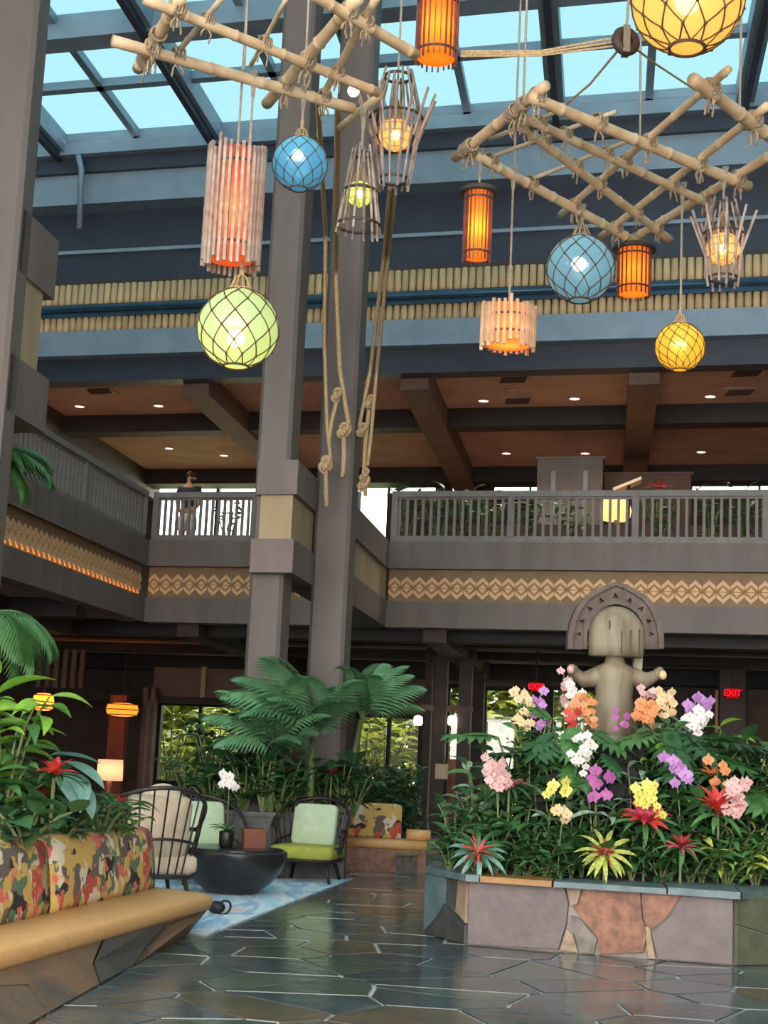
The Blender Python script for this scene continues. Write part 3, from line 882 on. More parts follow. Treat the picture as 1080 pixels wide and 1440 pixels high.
MB().tube([W(*Fp(884, 682, 2.3)), Vector((*W(*Fp(884, 682, 2.3)).xy, 5.435))], .04, 6).build('post', 'timber_dark', e)
# ------------------------------------------------------------------ hanging bamboo lattices
ZLAT = 7.5
def pole_mesh(mb, A, B, r, seed):
    rn = random.Random(seed)
    n = max(3, int((B - A).length / .16)); pts = []; rs = []
    for i in range(n + 1):
        pts.append(A.lerp(B, i / n)); rs.append(r * rn.uniform(.94, 1.03))
    P_, R_ = [], []
    nx = .45
    L = (B - A).length; acc = 0
    for i in range(n + 1):
        P_.append(pts[i]); R_.append(rs[i])
        acc += L / n
        if acc > nx and i < n:
            q = pts[i].lerp(pts[i + 1], .35); P_ += [q, q.lerp(pts[i + 1], .12), q.lerp(pts[i + 1], .24)]; R_ += [r * .98, r * 1.16, r * .98]; acc = 0
    mb.tube(P_, R_, 9)
SEGS = []
def lattice(name, label, poles, cross, lash_extra, hang, z):
    allp = []
    root = thing(name, label, 'lattice', G(*poles[0][0], z))
    for k, (a, b, r) in enumerate(poles + cross):
        lev = z - .035 if k < len(poles) else z + .035
        A, B = G(*a, lev), G(*b, lev)
        mb = MB(); pole_mesh(mb, A, B, r, k)
        mb.build('bamboo_pole', 'bamboo' if r > .03 else 'bamboo_pale', root, True)
        allp.append((A, B, r, k < len(poles))); SEGS.append((A, B))
    rn = random.Random(9)
    def lash(P, ax, r):
        mb = MB(); ax = ax.normalized(); side = ax.cross(Vector((0, 0, 1))).normalized(); up = side.cross(ax)
        for j in range(4):
            off = ax * (j - 1.5) * r * .55
            mb.ring(P + off, r * rn.uniform(1.2, 1.4), r * .24, 12, 5, side, up)
        e_ = P - Vector((0, 0, r * 1.4))
        for sgn in (-1, 1):
            q = e_ + ax * sgn * r * rn.uniform(.6, 1.4)
            mb.tube([e_, q + Vector((0, 0, -r * 1.2)), q + Vector((rn.uniform(-.02, .02), 0, -r * rn.uniform(2, 3.2)))], r * .2, 5)
        mb.build('lashing', 'lash', root, True)
    for (A, B, r, p) in allp:
        if not p: continue
        for (E_, F_, q, p2) in allp:
            if p2: continue
            d1 = B - A; d2 = F_ - E_
            den = d1.x * d2.y - d1.y * d2.x
            if abs(den) < 1e-6: continue
            w_ = E_ - A
            u_ = (w_.x * d2.y - w_.y * d2.x) / den; v_ = (w_.x * d1.y - w_.y * d1.x) / den
            if -.03 < u_ < 1.03 and -.03 < v_ < 1.03:
                P = A.lerp(B, u_); P.z = z
                lash(P, d1, max(r, q) * .95); 
                if q > .028: lash(P, d2, max(r, q) * .9)
    for a, b in lash_extra:
        A, B = G(*a, z), G(*b, z); n = max(2, int((B - A).length / .12))
        for k in range(n): lash(A.lerp(B, k / (n - 1)), B - A, .05)
    for x, y in hang:
        P = G(x, y, z)
        MB().tube([P, P + Vector((rn.uniform(-.1, .1), 0, ZG - .35 - z))], .012, 5).build('suspension_cord', 'cord', root)
    return root
lattice('bamboo_lattice', 'bamboo pole lattice lashed with rope, crossing in front of the twin columns',
        [((158, 57), (497, 153), .052), ((203, -1), (532, 130), .046), ((415, -22), (585, 77), .05)],
        [((255, -4), (194, 97), .056), ((313, -3), (250, 73), .026), ((402, 0), (353, 92), .02), ((504, -4), (375, 146), .056), ((530, -4), (455, 133), .036), ((533, 135), (478, 179), .036)],
        [((222, 50), (205, 82))], [(343, 98), (430, 86), (500, 20), (240, 30)], ZLAT)
lattice('bamboo_lattice', 'wide bamboo diamond lattice lashed with rope, hung over the flower planter',
        [((745, 136), (1053, 262), .056), ((728, 161), (1002, 289), .046), ((720, 168), (943, 338), .046), ((668, 218), (905, 346), .052), ((974, 111), (1132, 229), .062)],
        [((640, 222), (768, 120), .052), ((688, 196), (778, 159), .022), ((690, 221), (866, 157), .022), ((748, 252), (897, 193), .022), ((788, 302), (1025, 97), .038), ((845, 333), (1079, 149), .042), ((878, 343), (1130, 190), .048)],
        [((662, 205), (655, 211)), ((722, 157), (735, 147))], [(736, 146), (722, 262), (900, 205), (1040, 160)], ZLAT)

# ------------------------------------------------------------------ hanging lanterns
def drop(px, py, zlat=ZLAT):
    return G(px, py, zlat)
def cord_to(mb, P, top, r=.012):
    mb.tube([P, Vector((P.x, P.y, top))], r, 6)
    if top < ZLAT + 1:
        q = Vector((P.x, P.y, ZLAT)); 
        for w_ in (-.02, 0, .02): mb.ring(q + Vector((w_, 0, 0)), .058, .012, 12, 5, (0, 1, 0), (.25, 0, 1))
        mb.tube([q - Vector((0, 0, .04)), q - Vector((0, 0, .18))], [.03, .018], 6)
def snap(px, py):                             # the pole point nearest to a picture point on the lattice
    P = G(px, py, ZLAT); best = None
    for A, B in SEGS:
        d = B - A; t = max(.02, min(.98, (P - A).xy.dot(d.xy) / d.xy.length_squared)); q = A + d * t
        L = (q - P).xy.length
        if best is None or L < best[0]: best = (L, q)
    return best[1]
def at(x, y, Y):                              # Y: a distance, or a pole point to hang from
    if isinstance(Y, Vector):
        return Vector((Y.x, Y.y, D(x, y, Y.y).z)), PX(Y.y)
    return D(x, y, Y), PX(Y)
def net_ball(label, x, y, rpx, Y, m, top, bulb=(0, -.2), rows=7, cols=10, twist=0.0, warm='bulb_warm', hanger=True, tilt=None):
    P, k = at(x, y, Y); R = rpx * k
    e = thing('glass_float_lantern', label, 'lantern', P - Vector((0, 0, R)), 'net covered glass float lanterns')
    fb_ = MB().ball(P, R, 32, 20).build('float_ball', m, e, True)
    MB().ball(P + Vector((bulb[0] * R, 0, bulb[1] * R)), R * .22, 16, 10).build('bulb', warm, fb_, True)
    mb = MB(); rr = R * 1.015; nodes = []
    for i in range(rows + 1):
        th = math.radians(16) + (math.pi - math.radians(34)) * i / rows
        row = []
        for j in range(cols):
            ph = 2 * math.pi * (j + (i % 2) * .5) / cols + twist * i
            row.append(P + Vector((rr * math.sin(th) * math.cos(ph), rr * math.sin(th) * math.sin(ph), rr * math.cos(th))))
        nodes.append(row)
    cr = R * .016
    for i in range(rows):
        for j in range(cols):
            a = nodes[i][j]
            for q in ((j, (j - 1) % cols) if i % 2 == 0 else (j, (j + 1) % cols)):
                b = nodes[i + 1][q]
                mid = (a + b) / 2 - P; mid = P + mid.normalized() * rr
                mb.tube([a, mid, b], cr, 4, caps=False)
            mb.ball(a, cr * 2.4, 5, 3)
    mb.ring(P + Vector((0, 0, -rr * math.cos(math.radians(18)))), rr * math.sin(math.radians(18)), cr * 2.2, 20, 5)
    mb.build('net', 'net', e)
    mb = MB(); tp = P + Vector((0, 0, R * 1.42))
    for j in range(cols):
        a = nodes[0][j]; mb.tube([a, (a + tp) / 2 + (a - P) * .08, tp], cr * 1.3, 4)
    mb.ring(P + Vector((0, 0, rr * math.cos(math.radians(17)))), rr * math.sin(math.radians(17)), cr * 2.4, 18, 5)
    mb.tube([tp - Vector((0, 0, .03)), tp + Vector((0, 0, R * .25))], cr * 4, 7)
    mb.build('hanger_net', 'rope', e)
    mb = MB(); cord_to(mb, tp, top); mb.build('cord', 'cord', e)
    return P
YL1 = G(335, 108, ZLAT).y; YB = snap(424, 131)
net_ball('large pale green net-covered float hanging under the tall slatted lantern', 335, 462, 59.5, YL1, 'float_green', ZLAT, (-.05, -.25), 7, 10)
net_ball('bright blue net-covered float hung from the lattice before the twin columns', 418, 230, 41, YB, 'float_blue', ZLAT + .03, (-.1, .35), 7, 10)
net_ball('large pale blue net-covered float hung beneath the diamond lattice', 811, 378, 50, snap(814, 296), 'float_paleblue', ZLAT + .03, (-.05, .15), 7, 10)
net_ball('small yellow net-covered float on a long cord below the diamond lattice', 956, 488, 36, snap(955, 266), 'float_yellow', ZLAT + .03, (.05, .1), 8, 12, .12)
net_ball('very large amber net-covered float hanging high beside the pulley', 967, -4, 86, 11.6, 'float_amber', ZG - .3, (0, -.1), 7, 10)

def slat_lantern(label, x, y0, y1, w, Y, drum, slatm, n, top, disc=None, sw=.45, jag=.0, inner=.86, depth=.02, ringz=.82, power=1.7):
    A, k = at(x, (y0 + y1) / 2, Y); h = (y1 - y0) * k; R = w * k / 2
    zb, zt_ = A.z - h / 2, A.z + h / 2; c = Vector((A.x, A.y, zb))
    e = thing('slatted_lantern', label, 'lantern', c, 'cylindrical slatted lanterns')
    MB().lathe(c, [(.005, h * .06), (R * inner, h * .06), (R * inner, h * .97), (.005, h * .97)], 28, cap=False).build('drum', drum, e, True)
    wd = 2 * math.pi * R / n * sw
    me = MB().box((0, 0, h / 2), depth, wd, h).mesh('slat', Vector((0, 0, 0)), [M[slatm]], False)
    rn = random.Random(int(x))
    for j in range(n):
        an = 2 * math.pi * j / n
        inst('slat', me, Matrix.Translation(c + Vector((R * math.cos(an), R * math.sin(an), rn.uniform(-jag, jag) * h))) @ Matrix.Rotation(an + rn.uniform(-.15, .15), 4, 'Z') @ Matrix.Diagonal((1, 1, 1 + rn.uniform(-jag, jag), 1)), e)
    for zf in (1 - ringz, ringz): MB().ring(c + Vector((0, 0, h * zf)), R * (inner + 1) / 2 + .004, max(.012, R * .05), 28, 5).build('hoop', 'hoop_dark', e, True)
    if disc: MB().lathe(c + Vector((0, 0, h)), [(.01, .04), (R * disc * .8, .03), (R * disc, 0), (R * disc, -.03), (.01, -.02)], 28).build('top_disc', 'hoop_dark', e, True)
    mb = MB()
    if not disc:
        mb.tube([c + Vector((-R, 0, h * .93)), c + Vector((R, 0, h * .93))], .014, 5)
    cord_to(mb, c + Vector((0, 0, h * .93)), top)
    mb.build('cord', 'cord', e)
    pt_lamp('drum_bulb', c + Vector((0, 0, h * .45)), power, (1, .80, .42), .03, e)
    return e
slat_lantern('tall lantern of long grey slats around a dim orange drum, above the green float', 329, 200, 384, 84, YL1, 'drum_soft', 'slat_grey', 30, ZG - .4, None, .5, .035, .78, .03, .84, 1.8)
slat_lantern('bright orange cylinder lantern with thin slats high against the skylight', 615, -14, 95, 62, 12.6, 'drum_orange', 'slat_dark', 22, ZG - .4, None, .2, .02, .93, ringz=.86)
slat_lantern('slim orange cylinder lantern under a round disc at the left end of the diamond lattice', 671, 263, 374, 40, snap(669, 219), 'drum_orange', 'slat_dark', 20, ZLAT, 1.45, .2, .01, .93, ringz=.88)
slat_lantern('short orange cylinder lantern under a round disc at the low corner of the diamond lattice', 894, 346, 420, 49, snap(891, 338), 'drum_orange', 'slat_dark', 20, ZLAT, 1.3, .2, .01, .93, ringz=.84)
slat_lantern('squat drum lantern of pale wooden slats on a long cord before the bamboo band', 714, 428, 492, 78, snap(717, 244), 'drum_amber', 'slat_pale', 28, ZLAT, None, .5, .08, .8, .03, .7)

def trap_lantern(label, x, y0, y1, wt, wm, wb, ymid, ball_y, ball_r, Y, m, top, n, flare=0, seed=1):
    c, k = at(x, y1, Y); zt_ = at(x, y0, Y)[0].z; zm = at(x, ymid, Y)[0].z
    e = thing('fish_trap_lantern', label, 'lantern', c, 'fish trap stick lanterns')
    rn = random.Random(seed); b = at(x, ball_y, Y)[0]; cx, cy = b.x, b.y
    ax = Vector((cx, cy, 0))
    for j in range(n):
        an = 2 * math.pi * (j + rn.uniform(-.15, .15)) / n; d = Vector((math.cos(an), math.sin(an), 0))
        pts = [ax + d * (wt * k / 2) + Vector((0, 0, zt_ + rn.uniform(-.04, .06))), ax + d * (wm * k / 2) + Vector((0, 0, zm)), ax + d * (wb * k / 2) + Vector((0, 0, c.z + rn.uniform(-.04, .04)))]
        MB().tube(pts, .013, 5).build('stick', 'stick_grey', e)
    if flare:
        for j in range(flare):
            an = 2 * math.pi * j / flare + .2; d = Vector((math.cos(an), math.sin(an), 0))
            p = ax + d * (wm * k / 2 + .01) + Vector((0, 0, zm))
            MB().tube([p + Vector((0, 0, -.22)) - d * .04, p + d * .12 + Vector((0, 0, .22))], .014, 5).build('stick', 'slat_grey', e)
    for z_, r_ in ((zm, wm * k / 2), (c.z + .08, wb * k / 2 * .97), (zt_ - .03, wt * k / 2)): MB().ring(ax + Vector((0, 0, z_)), r_, .015, 24, 5).build('hoop', 'hoop_dark', e, True)
    R = ball_r * k
    fb_ = MB().ball(b, R, 24, 14).build('float_ball', m, e, True)
    MB().ball(b, R * .3, 12, 8).build('bulb', 'bulb_warm', fb_, True)
    mb = MB()
    for i in range(1, 6):
        th = math.pi * i / 6; mb.ring(b + Vector((0, 0, R * math.cos(th))), R * 1.02 * math.sin(th), R * .02, 16, 4)
    for j in range(8):
        an = 2 * math.pi * j / 8; mb.tube([b + Vector((R * 1.02 * math.sin(th) * math.cos(an + th * .3), R * 1.02 * math.sin(th) * math.sin(an + th * .3), R * 1.02 * math.cos(th))) for th in [math.pi * (.04 + .92 * q / 8) for q in range(9)]], R * .02, 4)
    mb.build('net', 'net', e)
    mb = MB(); cord_to(mb, Vector((cx, cy, b.z + R * .9)), top); mb.build('cord', 'cord', e)
    for j in range(10):
        an = 2 * math.pi * j / 10
        mb = MB().tube([Vector((cx, cy, b.z + R * 2.4)), b + Vector((R * .7 * math.cos(an), R * .7 * math.sin(an), R * .75))], .008, 4)
        mb.build('net_strand', 'rope', e)
trap_lantern('upright fish-trap lantern of thin sticks around a peach float, beside the tied ropes', 556, 104, 264, 40, 78, 44, 166, 190, 25, 13.9, 'float_peach', ZG - .4, 14, 14, 2)
trap_lantern('narrow cone fish-trap lantern of pale sticks around a lime green float', 489, 212, 328, 26, 48, 66, 268, 272, 20, snap(497, 153), 'float_lime', ZLAT, 14, 0, 3)
trap_lantern('grey fish-trap lantern around a peach float under the right end of the diamond lattice', 1018, 284, 402, 34, 60, 44, 330, 350, 25, snap(1012, 245), 'float_peach', ZLAT, 12, 10, 4)

# ------------------------------------------------------------------ ropes tied to the right twin column, pulley and its lines
def rope(label, pts, r, knots=(), tails=True, name='hanging_rope'):
    e = thing(name, label, 'rope', pts[-1])
    # smooth path
    pp = []
    for i in range(len(pts) - 1):
        n = max(2, int((pts[i + 1] - pts[i]).length / .12))
        for q in range(n): pp.append(pts[i].lerp(pts[i + 1], q / n))
    pp.append(pts[-1])
    MB().tube(pp, r, 6).build('strand', 'rope', e, True)
    for P in knots:
        mb = MB()
        for j in range(4):
            an = j * 1.1
            mb.ring(P + Vector((.01 * j - .02, -.02, .03 * (j - 1.5))), r * 1.5, r * .85, 14, 6, (math.cos(an), .35, math.sin(an) * .5), (0, math.sin(an), 1))
        mb.build('knot', 'rope', e, True)
    return e
yr = D(470, 600, 20.0).y
def RP(x, y, Y=20.55): return D(x, y, Y)
rope('pale rope hanging straight down the left edge of the right twin column', [D(447, 140, 14.3), RP(458, 330, 19.8), RP(456, 480), RP(460, 600), RP(463, 626), RP(466, 660)], .028)
rope('knotted rope looped on the right twin column with its frayed end lowest', [RP(462, 625), RP(467, 590), RP(475, 560), RP(472, 556)], .03, [RP(474, 556), RP(457, 655)])
rope('short knotted rope tail hanging at the foot of the left looped rope', [RP(466, 660), RP(452, 655), RP(458, 662), RP(459, 712)], .032, [RP(457, 652)])
rope('long golden rope running from the lattice down to a knot on the column', [D(475, 150, 14.3), RP(472, 380, 20.2), RP(478, 520), RP(486, 570), RP(492, 605), RP(488, 612), RP(483, 605)], .034, [RP(483, 606)])
rope('short rope tail ending in a tuft on the column face', [RP(483, 606), RP(484, 640), RP(482, 671)], .036)
rope('slanting rope drawn from the peach fish-trap lantern to the column edge', [D(549, 262, 16), RP(540, 360, 19), RP(521, 520, 20.9), RP(505, 600, 21.0), RP(510, 614, 21.0)], .028, [RP(509, 605, 21.0)])
rope('second slanting rope beside it ending in tassels over the gallery rail', [D(556, 262, 16), RP(546, 360, 19), RP(530, 520, 20.9), RP(522, 610, 21.0), RP(517, 655, 21.0)], .026, [RP(520, 565, 21.0), RP(513, 668, 21.0)])
rope('doubled rope tail with a big tassel hanging off the column edge', [RP(520, 565, 21.05), RP(514, 620, 21.05), RP(512, 660, 21.05), RP(514, 697, 21.05)], .034, [RP(512, 680, 21.05)])
Pp = D(880, 58, 12.2)
e = thing('rope_pulley', 'round dark pulley block carrying rope lines against the skylight', 'pulley', Pp)
MB().ring(Pp, .09, .045, 20, 8, (.9, .3, 0), (0, .1, 1)).build('wheel', 'timber_dark', e, True)
MB().box(Pp, .06, .12, .24).build('block', 'metal_grey', e)
MB().tube([Pp, D(888, -60, 12.2)], .012, 5).build('hook_line', 'cord', e)
for j in range(3):
    MB().tube([D(648, 72 + 3.5 * j, 12.4), D(760, 72 + 3 * j, 12.3), Pp + Vector((0, 0, .05 - .04 * j))], .010, 5).build('rope_line', 'rope', e)
MB().tube([Pp, D(830, 118, 13.2), D(797, 146, 13.9)], .012, 5).build('rope_line', 'rope', e)
MB().tube([Pp, D(925, 92, 13.0), D(980, 128, 14.0)], .010, 5).build('rope_line', 'rope', e)
# small bulb on the lattice
Pb = G(497, 128, ZLAT + .02)
e = thing('bare_bulb', 'small glowing round bulb sitting on the bamboo lattice', 'bulb', Pb)
MB().ball(Pb, .055, 12, 8).build('globe', 'bulb_white', e, True)
MB().tube([Pb, Pb + Vector((0, 0, .12))], .02, 6).build('socket', 'hoop_dark', e)
# ------------------------------------------------------------------ stone flower planter
ZP = .58
pb = [G(596, 1312), G(656, 1328), G(1028, 1359), G(1080, 1357)]
pt = [G(599.5, 1219, ZP), G(656, 1230, ZP), G(1040, 1254, ZP), None]
A0 = Vector((.52, 14.1, 0)); B0 = Vector((.85, 13.36, 0)); C0 = Vector((2.98, 12.76, 0)); D0 = Vector((4.6, 13.6, 0)); E0 = Vector((5.0, 16.8, 0)); F0 = Vector((.95, 17.4, 0))
ring_ = [A0, B0, C0, D0, E0, F0]
cen = sum(ring_, Vector()) / 6
pl = thing('stone_planter', 'angular stone-faced flower planter with slate capstones', 'planter', Vector((cen.x, cen.y, 0)))
inn = [p + (cen - p).normalized() * .03 for p in ring_]
core = MB()
core.prism([p - Vector((0, 0, .005)) for p in inn], [p + Vector((0, 0, ZP - .05)) for p in inn])
core.build('wall_core', 'mortar', pl)
def face_piece(a, b, pts, m, nm='facing_stone', th=.03):
    # pts are picture points on the vertical face a-b, turned into metres on that face
    u = (b - a).normalized(); n = Vector((u.y, -u.x, 0))
    if n.dot(EYE - a) < 0: n = -n
    out = []
    for (x, y) in pts:
        d = ray(x, y); k_ = (a - EYE).dot(n) / d.dot(n); q = EYE + d * k_
        L = (b - a).length; w = min(max((q - a).dot(u), .008), L - .008)
        out.append(a + u * w + Vector((0, 0, min(max(q.z, .004), ZP - .045))))
    c = sum(out, Vector()) / len(out)
    back = [q - n * .03 for q in out]; front = [c + (q - c) * .975 + n * random.Random(int(pts[0][0])).uniform(.004, .014) for q in out]
    MB().prism(back, front).build(nm, m, pl)
fp = lambda pts, m: face_piece(B0, C0, pts, m)
fp([(654, 1225), (795, 1240), (800, 1270), (797, 1300), (786, 1336), (650, 1330)], 'stone_mauve')
fp([(796, 1240), (819, 1240), (812, 1270), (803, 1274), (801, 1262)], 'stone_beige')
fp([(820, 1240), (901, 1245), (904, 1290), (911, 1312), (906, 1340), (843, 1344), (841, 1320), (817, 1290), (806, 1276), (813, 1271)], 'stone_red')
fp([(803, 1287), (815, 1291), (840, 1320), (836, 1342), (816, 1340), (808, 1315)], 'stone_grey')
fp([(788, 1336), (797, 1306), (806, 1314), (813, 1342)], 'stone_beige')
fp([(903, 1245), (958, 1249), (940, 1288), (914, 1310), (905, 1289)], 'stone_red')
fp([(906, 1304), (913, 1302), (922, 1350), (912, 1350)], 'stone_beige')
fp([(960, 1249), (1046, 1254), (1034, 1362), (924, 1350), (915, 1313), (942, 1289)], 'stone_mauve')
fl_ = lambda pts, m: face_piece(A0, B0, pts, m)
fl_([(596, 1215), (628, 1222), (626, 1270), (614, 1290), (594, 1318)], 'cap_slate')
fl_([(629, 1222), (644, 1228), (640, 1280), (627, 1272)], 'stone_dark')
fl_([(645, 1228), (662, 1232), (660, 1300), (641, 1282)], 'stone_beige')
fl_([(616, 1291), (627, 1274), (660, 1302), (658, 1335), (596, 1322)], 'stone_dark')
fr_ = lambda pts, m: face_piece(C0, D0, pts, m)
fr_([(1020, 1240), (1180, 1250), (1190, 1310), (1100, 1320), (1020, 1300)], 'stone_olive')
fr_([(1020, 1302), (1100, 1322), (1200, 1312), (1300, 1380), (1020, 1380)], 'stone_olive')
fr_([(1182, 1250), (1300, 1250), (1300, 1378), (1192, 1310)], 'stone_grey')
# capstones
def cap(pts, m, z0=ZP - .05, z1=ZP):
    q = [G(x, y, z1) for x, y in pts]; c = sum(q, Vector()) / len(q)
    q = [c + (p - c) * .99 for p in q]
    MB().prism([Vector((p.x, p.y, z0)) for p in q], [Vector((p.x, p.y, z1 + random.Random(int(pts[0][0])).uniform(-.004, .008))) for p in q]).build('capstone', m, pl)
cap([(598, 1219), (633, 1199), (699, 1209), (674, 1232), (655, 1231)], 'cap_slate')
cap([(675, 1232), (700, 1210), (792, 1213), (776, 1239)], 'cap_ochre')
cap([(778, 1239), (793, 1213), (924, 1229), (938, 1249)], 'cap_slate')
cap([(939, 1249), (925, 1229), (1015, 1233), (1042, 1256)], 'cap_slate')
cap([(1043, 1256), (1016, 1233), (1110, 1228), (1200, 1238)], 'cap_slate')
cap([(633, 1198), (598, 1218.5), (620, 1190), (640, 1185)], 'stone_dark')
# lava rock mound inside the planter
mc = Vector((2.75, 15.15, ZP - .06))
rn = random.Random(3)
nx = 40; rr_ = 13; vs = []; fs = []
def mound_z(x, y):
    dx, dy = (x - mc.x) / 1.75, (y - mc.y) / 1.6; r = math.hypot(dx, dy)
    return mc.z + max(0, 1.30 * (1 - min(r, 1) ** 1.3))
for i in range(rr_ + 1):
    for j in range(nx):
        an = 2 * math.pi * j / nx; r = i / rr_
        x, y = mc.x + 1.75 * r * math.cos(an), mc.y + 1.6 * r * math.sin(an)
        vs.append((x, y, mound_z(x, y) + (rn.uniform(-.05, .06) if 0 < i < rr_ else 0)))
for i in range(rr_):
    for j in range(nx): fs.append((i * nx + j, i * nx + (j + 1) % nx, (i + 1) * nx + (j + 1) % nx, (i + 1) * nx + j))
fs.append(tuple(range(nx)))
mo = MB().add(vs, fs); o = mo.build('lava_mound', 'lava', None)
tag(o, 'heap of dark lava rock filling the stone flower planter', 'rock mound')
so = MB().prism([p + (cen - p).normalized() * .36 + Vector((0, 0, ZP - .3)) for p in ring_], [p + (cen - p).normalized() * .36 + Vector((0, 0, ZP - .005)) for p in ring_])
so.build('soil_bed', 'soil', pl)
def rock_mesh(seed, n=9, k=6):
    r_ = random.Random(seed); mb = MB()
    prof = [(max(.01, math.sin(math.pi * i / k)), -math.cos(math.pi * i / k) * .8) for i in range(k + 1)]
    mb.lathe((0, 0, 0), prof, n)
    for p in mb.v: p *= r_.uniform(.78, 1.12)
    return mb.mesh('lava_rock', Vector((0, 0, 0)), [M['lava']], False)
RK = [rock_mesh(s) for s in range(4)]
for k, (x, y, s) in enumerate([(850, 1058, .15), (872, 1065, .19), (895, 1060, .13), (862, 1085, .17), (885, 1092, .15), (845, 1100, .13), (870, 1118, .16), (900, 1120, .12), (835, 1130, .13), (780, 1100, .14), (760, 1130, .12)]):
    P = D(x, y, 13.98 + (1130 - y) * .006); s *= .8
    o = inst('lava_rock', RK[k % 4], Matrix.Translation(P) @ Matrix.Rotation(k * 1.3, 4, 'Z') @ Matrix.Scale(s, 4))
    tag(o, 'rough black lava rock showing between the orchids of the planter', 'rock', 'lava rocks in the flower planter')

# ------------------------------------------------------------------ carved statue seen from behind
YS = 15.15; ks = PX(YS)
sc0 = D(866, 1010, YS)
stt = thing('tiki_statue', 'carved wooden figure seen from behind, with an arched halo headdress', 'statue', Vector((sc0.x, sc0.y, mound_z(sc0.x, sc0.y) - .05)))
def S(x, y, d=0.0): return D(x, y, YS) + Vector((0, d, 0))      # x, y read on the statue's own plane
# halo outline (half), in picture units about the axis
axx = 865.0
out_h = [(-67, 913), (-67, 893), (-63, 872), (-54, 852), (-42, 838), (-28, 830), (-14, 823), (0, 818)]
def arch(dx_in, dy_in):
    pts = []
    for (x, y) in out_h:
        pts.append((x * (1 - dx_in / 67.0), y + dy_in * (1 if y < 905 else 0)))
    return pts + [(-x, y) for (x, y) in pts[-2::-1]]
def arch3(pts, d): return [S(axx + x, y, d) for x, y in pts]
o1 = arch(0, 0); o2 = arch(7, 6); o3 = [(-40, 913), (-40, 890), (-37, 876), (-30, 864), (-20, 856), (-10, 852), (0, 850), (10, 852), (20, 856), (30, 864), (37, 876), (40, 890), (40, 913)]
o4 = [(x * 1.14, y - (5 if y < 905 else 0)) for x, y in o3]
def archring(mb, outer, inner, d0, d1):
    n = min(len(outer), len(inner))
    # resample both to the same count
    def rs(p, m=40):
        L = [0]
        for i in range(len(p) - 1): L.append(L[-1] + math.hypot(p[i + 1][0] - p[i][0], p[i + 1][1] - p[i][1]))
        o_ = []
        for q in range(m + 1):
            t = L[-1] * q / m; i = 0
            while i < len(L) - 2 and L[i + 1] < t: i += 1
            f_ = (t - L[i]) / max(1e-9, L[i + 1] - L[i]); o_.append((p[i][0] + (p[i + 1][0] - p[i][0]) * f_, p[i][1] + (p[i + 1][1] - p[i][1]) * f_))
        return o_
    A, B = rs(outer), rs(inner); m = len(A)
    v = arch3(A, d0) + arch3(B, d0) + arch3(A, d1) + arch3(B, d1); f = []
    for i in range(m - 1):
        f += [(i, i + 1, m + i + 1, m + i), (2 * m + i, 3 * m + i, 3 * m + i + 1, 2 * m + i + 1), (i, 2 * m + i, 2 * m + i + 1, i + 1), (m + i, m + i + 1, 3 * m + i + 1, 3 * m + i)]
    f += [(0, m, 3 * m, 2 * m), (m - 1, 3 * m - 1, 4 * m - 1, 2 * m - 1)]
    mb.add(v, f)
mb = MB(); archring(mb, o1, o2, -.06, .12); mb.build('halo_rim', 'statue_dark', stt)
mb = MB(); archring(mb, o4, o3, -.05, .12); mb.build('halo_inner_rim', 'statue_dark', stt)
plate = MB(); archring(plate, o2, o4, -.02, .10); po = plate.build('halo_plate', 'statue_dark', stt)
# triangular notches cut through the plate
cut = MB()
for (x, y, s, ang) in [(0, 838.5, 5.2, 0), (-20, 845, 5, -25), (20, 845, 5, 25), (-36, 856.5, 5, -50), (36, 856.5, 5, 50), (-47, 874, 4.6, -80), (47, 874, 4.6, 80), (-51, 892, 4.2, -90), (51, 892, 4.2, 90)]:
    pp = []
    for a_ in (90, 215, 325):
        r_ = math.radians(a_ - ang); pp.append((x + s * math.cos(r_), y - s * math.sin(r_)))
    cut.prism([S(axx + q[0], q[1], -.08) for q in pp], [S(axx + q[0], q[1], .05) for q in pp])
co = cut.build('notch_cutter', 'statue_dark')
import bmesh
for ob in (po, co):
    bm = bmesh.new(); bm.from_mesh(ob.data); bmesh.ops.remove_doubles(bm, verts=bm.verts, dist=1e-5); bmesh.ops.recalc_face_normals(bm, faces=bm.faces); bm.to_mesh(ob.data); bm.free()
bpy.context.view_layer.update()
md = po.modifiers.new('cut', 'BOOLEAN'); md.object = co; md.solver = 'EXACT'
dg = bpy.context.evaluated_depsgraph_get(); me = bpy.data.meshes.new_from_object(po.evaluated_get(dg))
if len(me.polygons) > 40:
    po.modifiers.clear(); po.data = me
else: po.modifiers.clear()
bpy.data.objects.remove(co)
# head dome: flattened helmet in front of the halo
hb = MB(); zt_ = S(866, 853).z; zb_ = S(866, 924).z; hc = S(866, 890); Rh = 40 * ks
prof = [(Rh * .97, zb_), (Rh * 1.0, zb_ + .12)]
for i in range(1, 9):
    a_ = math.pi / 2 * i / 8; prof.append((max(.004, Rh * math.cos(a_)), zb_ + .20 + (zt_ - zb_ - .20) * math.sin(a_)))
hb.lathe((hc.x, hc.y - .04, 0), prof, 28, 1.0, .72)
hb.build('head', 'statue_wood', stt, True)
hb = MB()
for xo, y0, y1 in [(-14, 868, 888), (3, 882, 922), (16, 880, 923), (29, 878, 922)]:
    dxx = xo * ks; fy = math.sqrt(max(0, 1 - (xo / 41.0) ** 2)) * Rh * .72
    hb.tube([Vector((hc.x + dxx, hc.y - .04 - fy * .985, S(866, y1).z)), Vector((hc.x + dxx, hc.y - .04 - fy * .985, S(866, y0 + 8).z))], .008, 4)
hb.build('carved_groove', 'statue_dark', stt)
